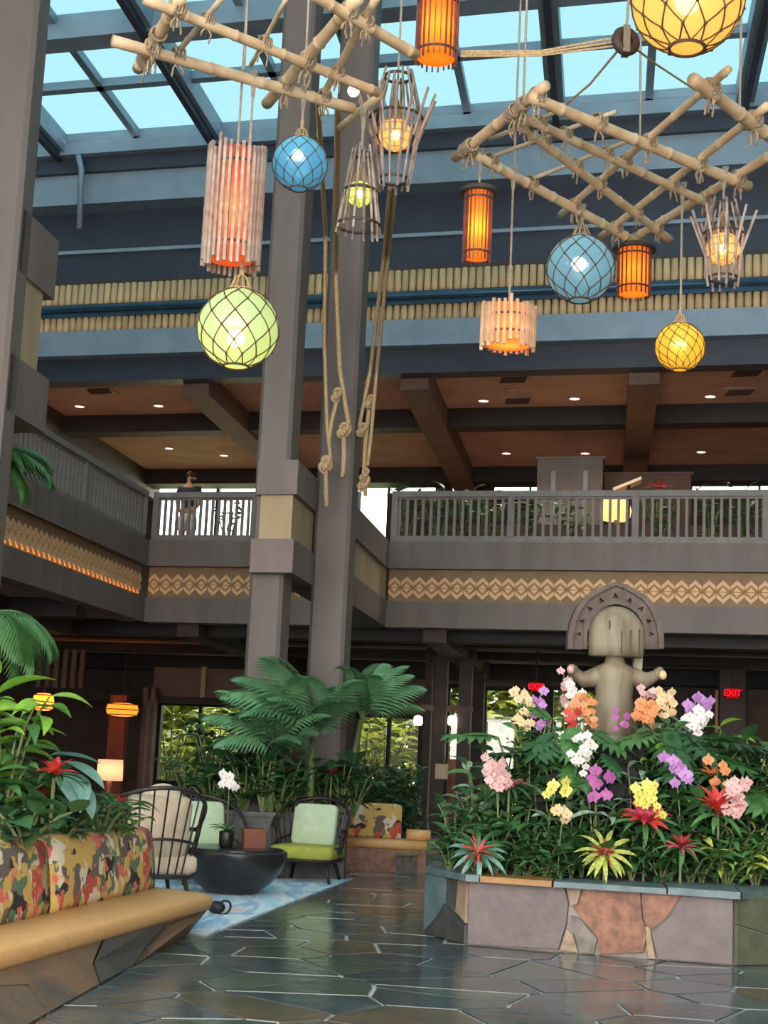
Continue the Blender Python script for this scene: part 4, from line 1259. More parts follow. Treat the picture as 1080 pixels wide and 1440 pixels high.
# neck, body and raised arms as one carved piece
bb = MB(); bx_ = S(864, 960)
prof = [(r_ * ks, S(864, y).z) for r_, y in [(38, 1040), (34, 1015), (29, 1000), (26, 980), (28, 960), (31, 947), (26, 938), (15, 932), (12, 922), (12, 915)]]
bb.lathe((bx_.x, bx_.y, 0), prof, 24, 1.0, .75)
for sg in (-1, 1):
    el = (864 + sg * 41, 957); hd = (864 + sg * 48, 945)
    if sg < 0: el, hd = (820, 956), (806, 944)
    else: el, hd = (908, 957), (926, 948)
    bb.tube([S(864 + sg * 12, 948), S(864 + sg * 26, 952), S(*el), S((el[0] + hd[0]) / 2, (el[1] + hd[1]) / 2), S(*hd)], [13 * ks, 14 * ks, 11.5 * ks, 9 * ks, 7 * ks], 12)
    bb.ball(S(*hd), 9 * ks, 12, 8)
    for q in range(4):
        an = math.radians(30 + q * 35); p = S(hd[0] + sg * (2 + 5 * math.cos(an)), hd[1] - 5 - 5 * math.sin(an))
        bb.tube([S(*hd), p], [4 * ks, 2.6 * ks], 6)
bb.build('body', 'statue_wood', stt, True)
for sg, m_ in ((0, 'petal_pink'), (1, 'petal_cream')):
    hd = ((801, 942), (930, 950))[sg]
    MB().ball(S(hd[0], hd[1], -.09), 5.5 * ks, 10, 7, 1, 1, 1.2).build('held_bud', m_, stt, True)
MB().prism([S(893, 925, .02), S(905, 922, .02), S(903, 945, .02), S(890, 943, .02)], [S(893, 925, .14), S(905, 922, .14), S(903, 945, .14), S(890, 943, .14)]).build('back_peg', 'statue_wood', stt)
MB().lathe((bx_.x, bx_.y, 0), [(40 * ks, mound_z(bx_.x, bx_.y) - .08), (38 * ks, S(864, 1035).z)], 20).build('plinth', 'statue_wood', stt, True)

# ------------------------------------------------------------------ built-in bench at the left
ZS = .32
f0, f1 = G(0, 1337, ZS), G(303, 1258, ZS)
b0, b1 = G(0, 1301, ZS), G(220, 1248, ZS)
fd = (f1 - f0).normalized(); bd = (b1 - b0).normalized()
fN = f0 - fd * 4.0; bN = b0 - bd * 4.0 
bn = thing('stone_bench', 'built-in bench with tan padded seat on a stone base', 'bench', Vector((f1.x, f1.y, 0)))
# seat pad: rounded slab along f/b
def slab(mb, path_f, path_b, z0, z1, rad, n=6):
    # cross-sections between matching front/back points with a rounded front edge
    secs = []
    for pf, pb_ in zip(path_f, path_b):
        d = (pb_ - pf); d.z = 0; w = d.length; d.normalize()
        sec = []
        for i in range(n + 1):
            a_ = -math.pi / 2 + math.pi * i / n
            h = (z1 - z0) / 2
            sec.append(pf.xy.to_3d() + d * (rad - rad * math.cos(a_)) + Vector((0, 0, (z0 + z1) / 2 + h * math.sin(a_))))
        sec.append(pb_.xy.to_3d() + Vector((0, 0, z1))); sec.append(pb_.xy.to_3d() + Vector((0, 0, z0)))
        secs.append(sec)
    m = len(secs[0]); vs = [p for s_ in secs for p in s_]; fs = []
    for i in range(len(secs) - 1):
        for j in range(m): fs.append((i * m + j, i * m + (j + 1) % m, (i + 1) * m + (j + 1) % m, (i + 1) * m + j))
    fs += [tuple(range(m))[::-1], tuple((len(secs) - 1) * m + j for j in range(m))]
    mb.add(vs, fs)
pf = [fN, fN.lerp(f1, .5), f1 - fd * .10, f1 - fd * .03 + (b1 - f1).normalized() * .015, f1 + (b1 - f1).normalized() * .07]
e1 = b1 + bd * .02
pbk = [bN, bN.lerp(b1, .5), e1 - bd * .1, e1 - bd * .03, e1]
mb = MB(); slab(mb, pf, [p + (p - q).normalized() * .25 for p, q in zip(pbk, pf)], ZS - .125, ZS, .06)
mb.build('seat_pad', 'tan_leather', bn, True)
# stone base with a face that leans in
bq = [G(40, 1425), G(120, 1375), G(255, 1312)]
g0 = bq[0] - (bq[1] - bq[0]).normalized() * 3.2; g1 = Vector((f1.x - .20, f1.y - .25, 0))
tl0, tl1 = fN + Vector((-.04, 0, 0)), f1 + Vector((-.05, -.08, 0))
back0, back1 = bN + Vector((-1.3, .2, 0)), b1 + Vector((-.3, -.2, 0))
Zt = ZS - .12
mb = MB(); mb.hexa([g0 - Vector((0, 0, .005)), g1 - Vector((0, 0, .005)), back1 - Vector((0, 0, .005)), back0 - Vector((0, 0, .005))], [Vector((p.x, p.y, Zt)) for p in (tl0, tl1, back1, back0)])
mb.build('base_core', 'mortar', bn)
def bface(u, v): return g0.lerp(g1, u).lerp(Vector((tl0.x, tl0.y, Zt)).lerp(Vector((tl1.x, tl1.y, Zt)), u), v)
cells = [[(.0, 0), (.30, 0), (.34, 1), (.0, 1)], [(.305, 0), (.44, 0), (.49, .55), (.40, 1), (.345, 1)], [(.445, 0), (.60, 0), (.64, .5), (.70, 1), (.405, 1), (.495, .55)],
         [(.605, 0), (.74, 0), (.80, .35), (.87, .9), (.84, 1), (.705, 1), (.645, .5)], [(.745, 0), (1, 0), (1, 1), (.845, 1), (.875, .9), (.805, .35)]]
nrm = (bface(.5, 0) - bface(.5, 1)).cross(fd); nrm.normalize()
if nrm.dot(EYE - bface(.5, .5)) < 0: nrm = -nrm
for k, c_ in enumerate(cells):
    pts = [bface(min(u, .997), max(.01, min(v, .985))) for u, v in c_]
    cc = sum(pts, Vector()) / len(pts); pts = [cc + (p - cc) * .992 for p in pts]
    MB().prism([p - nrm * .02 for p in pts], [p + nrm * .012 for p in pts]).build('facing_stone', ['bench_stone', 'bench_stone', 'bench_stone', 'bench_stone_dark', 'bench_stone'][k], bn)
# printed back cushions with UVs in metres
def cushion(parent, p0, p1, z0, z1, th, back, m, nm, nu=10, lean=.06):
    u = (p1 - p0); L = u.length; u.normalize(); mb = MB()
    prof = [(0, 0), (-.015, .12), (-.02, .5), (-.005, .86), (.04, .97), (.10, 1.0), (th - .03, .99), (th, .93), (th, 0)]
    m_ = len(prof)
    for i in range(nu + 1):
        s_ = i / nu; en = min(1, min(s_, 1 - s_) * L / .03 + .0)
        e_ = .0 if en >= 1 else .02 * (1 - en)
        for (d, h) in prof:
            dd = d if e_ == 0 else th / 2 + (d - th / 2) * .86
            mb.v.append(p0 + u * (L * s_) + back * (dd + lean * h) + Vector((0, 0, z0 - p0.z + (z1 - z0) * (h if e_ == 0 else h * .97))))
    for i in range(nu):
        for j in range(m_): mb.f.append([i * m_ + j, (i + 1) * m_ + j, (i + 1) * m_ + (j + 1) % m_, i * m_ + (j + 1) % m_]); mb.m.append(0)
    mb.f.append(list(range(m_))); mb.m.append(0); mb.f.append([nu * m_ + j for j in range(m_)][::-1]); mb.m.append(0)
    o = mb.build(nm, m, parent, True)
    uv = o.data.uv_layers.new(name='UVMap')
    for lp in o.data.loops:
        v_ = o.data.vertices[lp.vertex_index].co + WLOC[o]
        uv.data[lp.index].uv = ((v_ - p0).dot(u) , (v_.z - z0) + .6 * (v_ - p0).dot(back))
    return o
bk = Vector((-bd.y, bd.x, 0))
L_ = (b1 - bN).length
for k in range(3):
    a_, c_ = k / 3, (k + 1) / 3 - .004
    cushion(bn, bN.lerp(b1, a_) + Vector((0, 0, -.01)), bN.lerp(b1, c_) + Vector((0, 0, -.01)), ZS - .01, .85, .16, bk, 'print_fabric', 'back_cushion')
# planting box behind the bench
q0, q1 = bN + bk * .22, b1 + bk * .22 - bd * .02
lp_ = thing('raised_planter', 'raised stone planter box behind the tan bench', 'planter', Vector(((q0.x + q1.x) / 2, (q0.y + q1.y) / 2, 0)))
R2 = [q0, q1, q1 + bk * 2.6 - bd * .6, q0 + bk * 2.6]
MB().prism([Vector((p.x, p.y, -.005)) for p in R2], [Vector((p.x, p.y, .76)) for p in R2]).build('wall', 'stone_dark', lp_)
c2 = sum(R2, Vector()) / 4
MB().prism([Vector((*(c2 + (p - c2) * .93).xy, .75)) for p in R2], [Vector((*(c2 + (p - c2) * .93).xy, .79)) for p in R2]).build('soil', 'soil', lp_)

# ------------------------------------------------------------------ rug, table and chairs
ra_, rb_ = G(497, 1232.6), G(291, 1315.5)
rb2 = Vector((-2.0, 13.75, 0)); rb3 = Vector((-3.4, 15.0, 0)); ra2 = Vector((-2.9, 19.2, 0)); ra_ = Vector((-.18, 20.0, 0)); rm_ = Vector((-.26, 19.8, 0)); rm2 = Vector((-1.12, 19.42, 0))
pts = [rb_, ra_, rm_, rm2, ra2, rb3, rb2]
o = MB().prism([Vector((p.x, p.y, .0005)) for p in pts], [Vector((p.x, p.y, .012)) for p in pts]).build('area_rug', 'rug_pile')
tag(o, 'pale blue and white brushed-pattern rug under the lounge chairs', 'rug')
def lounge_chair(label, loc, rz, backm, seatm, sc_=1.0, pillow=None, rods=20):
    e = thing('lounge_chair', label, 'chair', Vector(loc), 'dark rattan lounge chairs')
    Rz = Matrix.Rotation(rz, 3, 'Z')
    def q(x, y, z): return Vector(loc) + Rz @ Vector((x * sc_, y * sc_, z * sc_))
    # legs (front is -y)
    for x, y in [(-.34, -.36), (.34, -.36), (-.28, .34), (.28, .34)]:
        MB().tube([q(x * .86, y * .86, .27), q(x * 1.1, y * 1.12, .002)], [.026, .018], 7).build('leg', 'rattan', e, True)
    fr = MB()
    fr.tube([q(x, y, .26) for x, y in [(-.36, -.4), (.36, -.4), (.38, .2), (.25, .42), (-.25, .42), (-.38, .2)]], .024, 7, closed=True)
    fr.tube([q(-.34, -.3, .25), q(.34, -.3, .25)], .018, 6); fr.tube([q(-.36, .1, .25), q(.36, .1, .25)], .018, 6)
    fr.build('seat_frame', 'rattan', e, True)
    def hoop(a_, z, ex):       # barrel outline at height
        return q((.40 + ex) * math.cos(a_), -.05 + (.44 + ex) * math.sin(a_), z)
    def ztop(a_): return .62 + .36 * max(0, math.sin(a_)) ** .8
    hp = MB()
    arc = [math.radians(-25 + 230 * i / 30) for i in range(31)]
    hp.tube([hoop(a_, ztop(a_), .07 + .05 * math.sin(max(a_, 0)) ) for a_ in arc], .022, 7)
    hp.tube([hoop(a_, .26 + (ztop(a_) - .26) * .42, .03) for a_ in arc], .014, 6)
    hp.build('back_hoop', 'rattan', e, True)
    for i in range(rods + 1):
        a_ = math.radians(-25 + 230 * i / rods)
        MB().tube([hoop(a_, .24, -.03), hoop(a_, .26 + (ztop(a_) - .26) * .45, .035), hoop(a_, ztop(a_), .07 + .05 * max(0, math.sin(a_)))], .0095, 5).build('rod', 'rattan', e)
    # cushions
    def pad(c, w, d, h, m, nm, tilt=0.0):
        mb = MB(); N_ = 8
        for i in range(N_ + 1):
            for j in range(N_ + 1):
                pass
        prof = []
        vs = []; fs = []; n = 24; lay = [(-1, .90), (-.7, .985), (0, 1.0), (.7, .985), (1, .90)]
        Tm = Matrix.Rotation(tilt, 3, 'X')
        for (lz, f_) in lay:
            for j in range(n):
                an = 2 * math.pi * j / n; ca, sa = math.cos(an), math.sin(an)
                ex = .22
                x = math.copysign(abs(ca) ** ex, ca) * w / 2 * f_; y = math.copysign(abs(sa) ** ex, sa) * d / 2 * f_
                v = Tm @ Vector((x, y, lz * h / 2)); vs.append(q(c[0] + v.x, c[1] + v.y, c[2] + v.z))
        for i in range(len(lay) - 1):
            for j in range(n): fs.append((i * n + j, i * n + (j + 1) % n, (i + 1) * n + (j + 1) % n, (i + 1) * n + j))
        top = Tm @ Vector((0, 0, h / 2 * 1.18)); bot = Tm @ Vector((0, 0, -h / 2 * 1.1))
        nt_ = len(vs); vs.append(q(c[0] + top.x, c[1] + top.y, c[2] + top.z)); vs.append(q(c[0] + bot.x, c[1] + bot.y, c[2] + bot.z))
        for j in range(n): fs.append(((len(lay) - 1) * n + j, (len(lay) - 1) * n + (j + 1) % n, nt_)); fs.append(((j + 1) % n, j, nt_ + 1))
        mb.add(vs, fs); return mb.build(nm, m, e, True)
    pad((0, -.08, .345), .80, .70, .16, seatm, 'seat_cushion')
    pad((0, .24, .655), .56, .52, .15, backm, 'back_cushion', math.radians(76))
    if pillow:
        P = q(*pillow); MB().ball(P, .21 * sc_, 18, 12, 1, .55, 1.0).build('round_pillow', 'cushion_beige', e, True)
    return e
lounge_chair('dark rattan lounge chair with pale green back and lime seat, before the shrubs', (-.73, 19.3, .012), -.22, 'cushion_green', 'cushion_lime')
lounge_chair('dark rattan lounge chair with pale green cushions behind the table orchid', (D(292, 1150, 18.3).x, 18.3, .012), .42, 'cushion_green', 'cushion_green')
P = D(206, 1180, 15.4)
lounge_chair('dark rattan lounge chair with beige cushions, turned with its rod back to the bench', (P.x, 15.4, .012), math.pi + .45, 'cushion_beige', 'cushion_beige', 1.16, (-.05, .2, .80), 18)
# bowl table
tb = Vector((D(329, 1200, 17.1).x, 17.1, .012)); 
t = thing('bowl_table', 'large black bowl-shaped coffee table on the blue rug', 'table', tb)
MB().lathe(tb, [(.24, 0), (.30, .03), (.42, .12), (.52, .24), (.57, .36), (.585, .43), (.58, .455), (.54, .462)], 40).build('bowl', 'table_black', t, True)
MB().lathe(tb, [(.545, .455), (.545, .475), (.53, .48)], 40).build('top', 'table_black', t)
wbx = Vector((D(356, 1180, 17.25).x, 17.25, .49))
o = thing('wooden_box', 'small reddish wooden box standing on the black bowl table', 'box', wbx)
MB().box(wbx + Vector((0, 0, .09)), .24, .18, .18, .3).build('box', 'wood_red', o)
MB().box(wbx + Vector((0, 0, .19)), .26, .2, .03, .3).build('lid', 'wood_red', o)
P = G(304, 1285, .012)
o = thing('shoulder_bag', 'small black bag with a looped strap lying at the bench end', 'bag', P)
MB().ball(P + Vector((0, 0, .06)), .07, 12, 8, 1.2, .9, .85).build('body', 'bag_black', o, True)
MB().ring(P + Vector((.07, 0, .06)), .06, .012, 16, 5, (1, 0, .2), (0, .4, 1)).build('strap', 'bag_black', o, True)

# ------------------------------------------------------------------ second bench beyond the chairs and low ledge
def far_bench():
    Y = 21.6
    a, b = D(484, 1180, Y), D(600, 1180, Y); 
    e = thing('stone_bench', 'small printed-back bench with tan seat beside the dark door posts', 'bench', Vector(((a.x + b.x) / 2, Y, 0)))
    zs = D(540, 1181, Y).z
    MB().box(((a.x + b.x) / 2, Y + .35, zs / 2 - .06), b.x - a.x, .7, zs - .12).build('base', 'stone_red', e)
    q0 = Vector((a.x, Y - .04, zs)); q1 = Vector((b.x, Y - .04, zs))
    mb = MB(); slab(mb, [q0, q1], [q0 + Vector((0, .75, 0)), q1 + Vector((0, .75, 0))], zs - .13, zs, .06); mb.build('seat_pad', 'tan_leather', e, True)
    c0 = Vector((a.x, Y + .45, zs - .01)); c1 = Vector((D(566, 1150, Y).x, Y + .45, zs - .01))
    cushion(e, c0, c1, zs - .01, D(530, 1131, Y).z, .16, Vector((0, 1, 0)), 'print_fabric', 'back_cushion')
    MB().tube([Vector((D(572, 1178, Y).x, Y + .2, zs + .07)), Vector((D(606, 1178, Y).x, Y + .2, zs + .07))], .08, 12).build('bolster', 'tan_leather', e, True)
far_bench()
Y = 20.3
o = MB(); q = [G(556, 1229), G(640, 1225), G(665, 1205), G(575, 1207)]
zl = .24
e = thing('stone_ledge', 'low stepped stone ledge between the far bench and the flower planter', 'ledge', Vector((q[0].x, q[0].y, 0)))
MB().prism([Vector((p.x, p.y, -.005)) for p in q], [Vector((p.x, p.y, zl)) for p in q]).build('ledge_block', 'stone_grey', e)
c_ = sum(q, Vector()) / 4
MB().prism([Vector((*(c_ + (p - c_) * 1.03).xy, zl)) for p in q], [Vector((*(c_ + (p - c_) * 1.03).xy, zl + .05)) for p in q]).build('capstone', 'stone_beige', e)
# planting bed round the twin columns
bp_ = [(-4.8, 19.75), (-1.16, 19.5), (-1.16, 19.86), (-.3, 19.86), (-.3, 24.4), (-4.8, 24.4)]
e = thing('raised_planter', 'raised dark stone bed of shrubs round the feet of the twin columns', 'planter', Vector((-2, 21.5, 0)))
ZBED = .80
MB().prism([(x, y, -.005) for x, y in bp_], [(x, y, ZBED - .06) for x, y in bp_]).build('wall', 'stone_dark', e)
cb = Vector((-2.1, 21.6, 0))
for k in range(len(bp_)):
    a, b = Vector((*bp_[k], 0)), Vector((*bp_[(k + 1) % 6], 0))
    n = max(1, int((b - a).length / .8))
    u = (b - a).normalized(); nn = Vector((-u.y, u.x, 0))
    for i in range(n):
        p, q_ = a.lerp(b, i / n) + u * .006, a.lerp(b, (i + 1) / n) - u * .006
        MB().hexa([Vector((*v.xy, ZBED - .06)) for v in (p - nn * .03, q_ - nn * .03, q_ + nn * .25, p + nn * .25)], [Vector((*v.xy, ZBED)) for v in (p - nn * .03, q_ - nn * .03, q_ + nn * .25, p + nn * .25)]).build('capstone', 'stone_dark', e)
MB().prism([Vector((*(cb + (Vector((x, y, 0)) - cb) * .9).xy, ZBED - .08)) for x, y in bp_], [Vector((*(cb + (Vector((x, y, 0)) - cb) * .9).xy, ZBED - .02)) for x, y in bp_]).build('soil', 'soil', e)
# ------------------------------------------------------------------ leaf shapes (unit length along +x, face up)
def blade(mb, L=1.0, Wd=.3, prof='ovate', bend=.5, fold=.12, n=7, T=None):
    T = T or Matrix.Identity(4)
    x = z = 0.0; pts = []; ang = 0.0
    for i in range(n + 1):
        u = i / n
        if prof == 'ovate': w = math.sin(math.pi * min(1, u ** .72)) ** .8 if 0 < u < 1 else 0
        elif prof == 'strap': w = min(1, .55 + u * 1.2) * (1 - max(0, (u - .55) / .45) ** 2)
        else: w = math.sin(math.pi * (u ** .85)) ** 1.0 if 0 < u < 1 else 0
        w = max(w, .03) * Wd / 2
        pts.append((x, z, w))
        ang = -bend * (u + .5 / n) ** 1.3
        x += L / n * math.cos(ang); z += L / n * math.sin(ang)
    vs = []; fs = []
    for (x, z, w) in pts:
        vs += [T @ Vector((x, -w, z + fold * w)), T @ Vector((x, 0, z)), T @ Vector((x, w, z + fold * w))]
    for i in range(n):
        a = i * 3; fs += [(a, a + 3, a + 4, a + 1), (a + 1, a + 4, a + 5, a + 2)]
    mb.add(vs, fs)
Z0 = Vector((0, 0, 0))
LM = {}
def leafmesh(key, matn, **kw):
    mb = MB(); blade(mb, **kw); LM[key] = mb.mesh('leaf', Z0, [M[matn]], True); return LM[key]
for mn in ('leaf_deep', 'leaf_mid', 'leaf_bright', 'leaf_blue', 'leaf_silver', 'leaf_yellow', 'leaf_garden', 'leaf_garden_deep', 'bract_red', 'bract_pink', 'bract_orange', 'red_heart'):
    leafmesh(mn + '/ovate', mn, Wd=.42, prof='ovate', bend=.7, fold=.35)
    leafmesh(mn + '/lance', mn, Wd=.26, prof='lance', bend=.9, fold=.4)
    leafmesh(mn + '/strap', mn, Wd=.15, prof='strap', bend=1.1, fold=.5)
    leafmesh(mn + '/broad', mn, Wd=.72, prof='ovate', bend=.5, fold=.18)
def lobed(matn):
    mb = MB(); blade(mb, 1.0, .30, 'ovate', .45, .2, 7)
    for k in range(7):
        u = .10 + .11 * k; l_ = .52 * math.sin(math.pi * (.22 + .68 * (1 - k / 7))) 
        for sg in (-1, 1):
            an = sg * (1.75 - .19 * k)
            T = Matrix.Translation((u * .97, 0, -.1 * u * u)) @ Matrix.Rotation(an, 4, 'Z') @ Matrix.Rotation(.12, 4, 'Y')
            blade(mb, max(.2, l_), .15, 'lance', .35, .25, 4, T)
    return mb.mesh('leaf', Z0, [M[matn]], True)
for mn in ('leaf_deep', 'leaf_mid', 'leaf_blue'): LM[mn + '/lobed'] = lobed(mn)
def frond(matn, nl=20, droop=1.1):
    mb = MB(); path = []; x = z = 0.0
    for i in range(nl + 1):
        path.append(Vector((x, 0, z))); an = .35 - (droop + .35) * (i / nl) ** 1.1
        x += math.cos(an) / nl; z += math.sin(an) / nl
    mb.tube(path, [.011 * (1 - .8 * i / nl) for i in range(nl + 1)], 4)
    for i in range(3, nl + 1):
        u = i / nl; l_ = .46 * math.sin(math.pi * (.15 + .8 * u)) + .05
        for sg in (-1, 1):
            T = Matrix.Translation(path[i]) @ Matrix.Rotation(sg * (1.15 - .5 * u), 4, 'Z') @ Matrix.Rotation(.25 + .3 * u, 4, 'Y')
            blade(mb, l_, .05, 'lance', .7, .3, 4, T)
    return mb.mesh('frond', Z0, [M[matn]], True)
LM['frond'] = frond('leaf_palm'); LM['frond_deep'] = frond('leaf_mid', 20, 1.5)
def flower(matn):
    mb = MB()
    for an, l_, w in [(0, .5, .62), (math.pi, .5, .62)]:
        blade(mb, l_, w * .9, 'ovate', .15, .1, 4, Matrix.Rotation(an, 4, 'Y') if False else Matrix.Rotation(an, 4, 'Z'))
    for an in (math.pi / 2, math.pi * 1.25 + .3, math.pi * 1.75 - .3):
        blade(mb, .5, .3, 'ovate', .15, .1, 4, Matrix.Rotation(an, 4, 'Z') @ Matrix.Translation((0, 0, -.01)))
    mb.mi = 1
    mb.ball((0, -.06, .04), .06, 6, 4)
    return mb.mesh('flower', Z0, [M[matn], M['lip']], True)
for mn in ('white_petal', 'petal_violet', 'petal_magenta', 'petal_yellow', 'petal_cream', 'petal_pink', 'petal_orange', 'bract_red'): LM['f/' + mn] = flower(mn)

def place_leaf(root, key, base, az, el, L, roll=0.0, nm='leaf', tilt=0.0):
    T = Matrix.Translation(base) @ Matrix.Rotation(tilt, 4, 'X') @ Matrix.Rotation(az, 4, 'Z') @ Matrix.Rotation(-el, 4, 'Y') @ Matrix.Rotation(roll, 4, 'X') @ Matrix.Scale(L, 4)
    return inst(nm, LM[key], T, root)
def shrub(name, label, cat, base, H, spread, nst, nl, keys, L, seed, group=None, stemr=.008):
    rn = random.Random(seed); base = Vector(base)
    root = thing(name, label, cat, base, group)
    mb = MB(); spots = []
    for k in range(nst):
        az = 2 * math.pi * (k + rn.uniform(-.3, .3)) / nst; R = spread * rn.uniform(.35, 1.0); h = H * rn.uniform(.65, 1.05)
        p = [base + Vector((R * f * math.cos(az), R * f * math.sin(az), h * (1 - (1 - f) ** 1.6))) for f in (0, .35, .7, 1)]
        p[0] = base - Vector((0, 0, .02))
        mb.tube(p, [stemr * 1.5, stemr * 1.2, stemr, stemr * .6], 5)
        for j in range(nl):
            f = .08 + .92 * (j + 1) / nl; i = min(2, int(f * 3)); q = p[i].lerp(p[i + 1], f * 3 - i)
            spots.append((q, az + j * 2.4 + rn.uniform(-.4, .4), f))
    mb.build('stem', 'stem_green', root)
    for q, az, f in spots:
        place_leaf(root, rn.choice(keys), q, az, rn.uniform(.0, .75) * (1.2 if f > .8 else .8), L * rn.uniform(.7, 1.15), rn.uniform(-.5, .5))
    return root
def rosette(name, label, cat, base, rows, seed, group=None, tilt=0.0):
    # rows: list of (count, length, elevation, mesh key)
    rn = random.Random(seed); root = thing(name, label, cat, Vector(base), group)
    for n, L, el, key in rows:
        for k in range(n):
            place_leaf(root, key, Vector(base) + Vector((0, 0, .01)), 2 * math.pi * (k + rn.uniform(-.25, .25)) / n + el * 3, el + rn.uniform(-.12, .12), L * rn.uniform(.85, 1.1), rn.uniform(-.2, .2), tilt=tilt)
    return root
def orchid(label, base, tip_dir, H, nf, key, fs, seed, leaves=4, group=None, leafkey='leaf_deep/strap', branch=1, name='orchid'):
    rn = random.Random(seed); base = Vector(base); root = thing(name, label, 'orchid', base, group)
    tip_dir = Vector(tip_dir)
    for b_ in range(branch):
        mb = MB(); td = tip_dir + Vector((rn.uniform(-.12, .12), rn.uniform(-.1, .05), 0)) * (b_ > 0)
        p = []
        for i in range(9):
            f = i / 8; p.append(base + Vector((td.x * f ** 1.8, td.y * f ** 1.8, H * (f * 1.25 - .32 * f ** 3))))
        mb.tube(p, .0055, 5); stm = mb.build('stem', 'stem_green', root)
        for k in range(nf):
            f = .60 + .40 * (k + .5) / nf; i = min(7, int(f * 8)); q = p[i].lerp(p[i + 1], f * 8 - i)
            sd = (-1) ** k
            q = q + Vector((sd * fs * .42 + rn.uniform(-.05, .05), -.03 - rn.uniform(0, .08), rn.uniform(-.06, .06)))
            fs_ = fs * 1.08
            T = Matrix.Translation(q) @ Matrix.Rotation(rn.uniform(-.5, .5) + sd * .25, 4, 'Z') @ Matrix.Rotation(math.pi / 2 - rn.uniform(-.3, .35), 4, 'X') @ Matrix.Scale(fs_ * rn.uniform(.85, 1.15), 4)
            inst('flower', LM['f/' + key], T, stm)
    for k in range(leaves):
        place_leaf(root, leafkey, base, k * 2 * math.pi / max(1, leaves) + rn.uniform(-.3, .3), .45, .26 * rn.uniform(.8, 1.1))
    return root

# ------------------------------------------------------------------ the flower planter
def MP(x, y, off=0.0):
    P = D(x, y, 13.55 + max(0, 1205 - y) * .0062 + off)
    return P
def base_on(x, y, off=0.0):            # ground of the planter under that picture point
    P = MP(x, y, off); return Vector((P.x, P.y, max(mound_z(P.x, P.y), ZP) - .01)), P
rn = random.Random(21)
GC = 'low edging plants of the flower planter'
k = 0
for y, xs in [(1218, range(690, 1090, 48)), (1200, list(range(640, 1100, 42)) + [1130, 1185, 1240]), (1178, list(range(650, 1110, 44)) + [1140, 1200]), (1150, list(range(640, 1120, 52)) + [1160, 1210]), (1125, list(range(660, 1110, 46)) + [1130, 1180]), (1095, list(range(680, 1100, 48)) + [1120, 1160]), (1060, [700, 735, 765, 800, 830, 915, 950, 985, 1020, 1060]), (1035, [745, 785, 925, 965, 1005])]:
    for x in xs:
        k += 1
        xx = x + rn.uniform(-12, 12)
        if y > 1205 and (abs(xx - 670) < 40 or abs(xx - 850) < 40): continue
        b_, P = base_on(xx, y)
        if y > 1190: b_.y = max(b_.y, 13.72 + max(0, (xx - 670)) * -.0012)
        kk = rn.random()
        if abs(xx - 868) < 32 and y < 1135: continue
        if kk < .6: keys, L = ['leaf_deep/ovate', 'leaf_deep/ovate', 'leaf_mid/ovate'], .17
        elif kk < .85: keys, L = ['leaf_mid/lance', 'leaf_deep/lance'], .21
        else: keys, L = ['leaf_deep/broad', 'leaf_mid/broad'], .15
        if y < 1135 and rn.random() < .5: keys, L = [['leaf_mid/broad', 'leaf_deep/broad'], ['leaf_mid/ovate', 'leaf_silver/ovate'], ['leaf_mid/ovate', 'leaf_bright/ovate', 'leaf_mid/broad']][k % 3], .2
        if xx > 1000 and y > 1170: keys, L = ['leaf_mid/lance', 'leaf_yellow/lance', 'leaf_mid/lance'], .2
        kind = 'yellow-tipped narrow' if 'leaf_yellow/lance' in keys else ('narrow' if 'leaf_deep/lance' in keys else ('round' if 'leaf_deep/broad' in keys else ('silver-flecked' if 'leaf_silver/ovate' in keys else ('lime-flecked' if 'leaf_bright/ovate' in keys else 'oval'))))
        where = 'along the front edge of the flower planter' if y > 1190 else ('in the second row of the flower planter' if y > 1140 else 'on the lava mound among the orchids')
        shrub('edging_plant', 'glossy green plant with %s leaves %s' % (kind, where), 'plant', b_, max(.16, P.z - b_.z + .10), .24, 6, 7, keys, L * 1.12, 100 + k, kind + ' leaved plants ' + where)
# bromeliads
def brom(label, x, y, rows, seed, off=-.05, tilt=.35):
    P = MP(x, y, off); P.z = max(P.z, ZP + .02); b_ = Vector((P.x, P.y, P.z - .03 if tilt > .5 else P.z - .06))
    r = rosette('bromeliad', label, 'bromeliad', b_, rows, seed, None, tilt)
    h = b_.z - (max(mound_z(P.x, P.y), ZP) - .02)
    if h > .06: MB().tube([b_ - Vector((0, 0, h)), b_ + Vector((0, 0, .03))], .012, 7).build('stem', 'stem_green', r)
    return r
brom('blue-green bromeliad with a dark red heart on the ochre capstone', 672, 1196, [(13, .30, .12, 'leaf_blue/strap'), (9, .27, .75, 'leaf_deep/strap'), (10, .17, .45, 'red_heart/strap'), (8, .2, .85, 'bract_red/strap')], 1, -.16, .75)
brom('yellow-green striped bromeliad with a red heart at the planter front', 850, 1198, [(12, .26, -.05, 'leaf_yellow/strap'), (10, .30, .6, 'leaf_yellow/strap'), (10, .16, .45, 'red_heart/strap'), (9, .14, .95, 'red_heart/strap')], 2, -.2, .75)
brom('pinkish-red starry bromeliad flower right of the striped bromeliad', 906, 1150, [(9, .34, .35, 'leaf_mid/strap'), (12, .26, .6, 'bract_red/lance'), (9, .24, 1.1, 'bract_pink/lance')], 3, -.3)
brom('upright scarlet bromeliad torch near the right face of the planter', 1010, 1140, [(9, .34, .3, 'leaf_mid/strap'), (9, .27, 1.0, 'bract_red/lance'), (9, .30, 1.35, 'bract_red/lance')], 4, -.3)
brom('small dark pink bromeliad low between the two red ones', 957, 1186, [(9, .28, .35, 'leaf_mid/strap'), (9, .19, .6, 'bract_pink/strap'), (7, .18, 1.1, 'red_heart/lance')], 5, -.3)
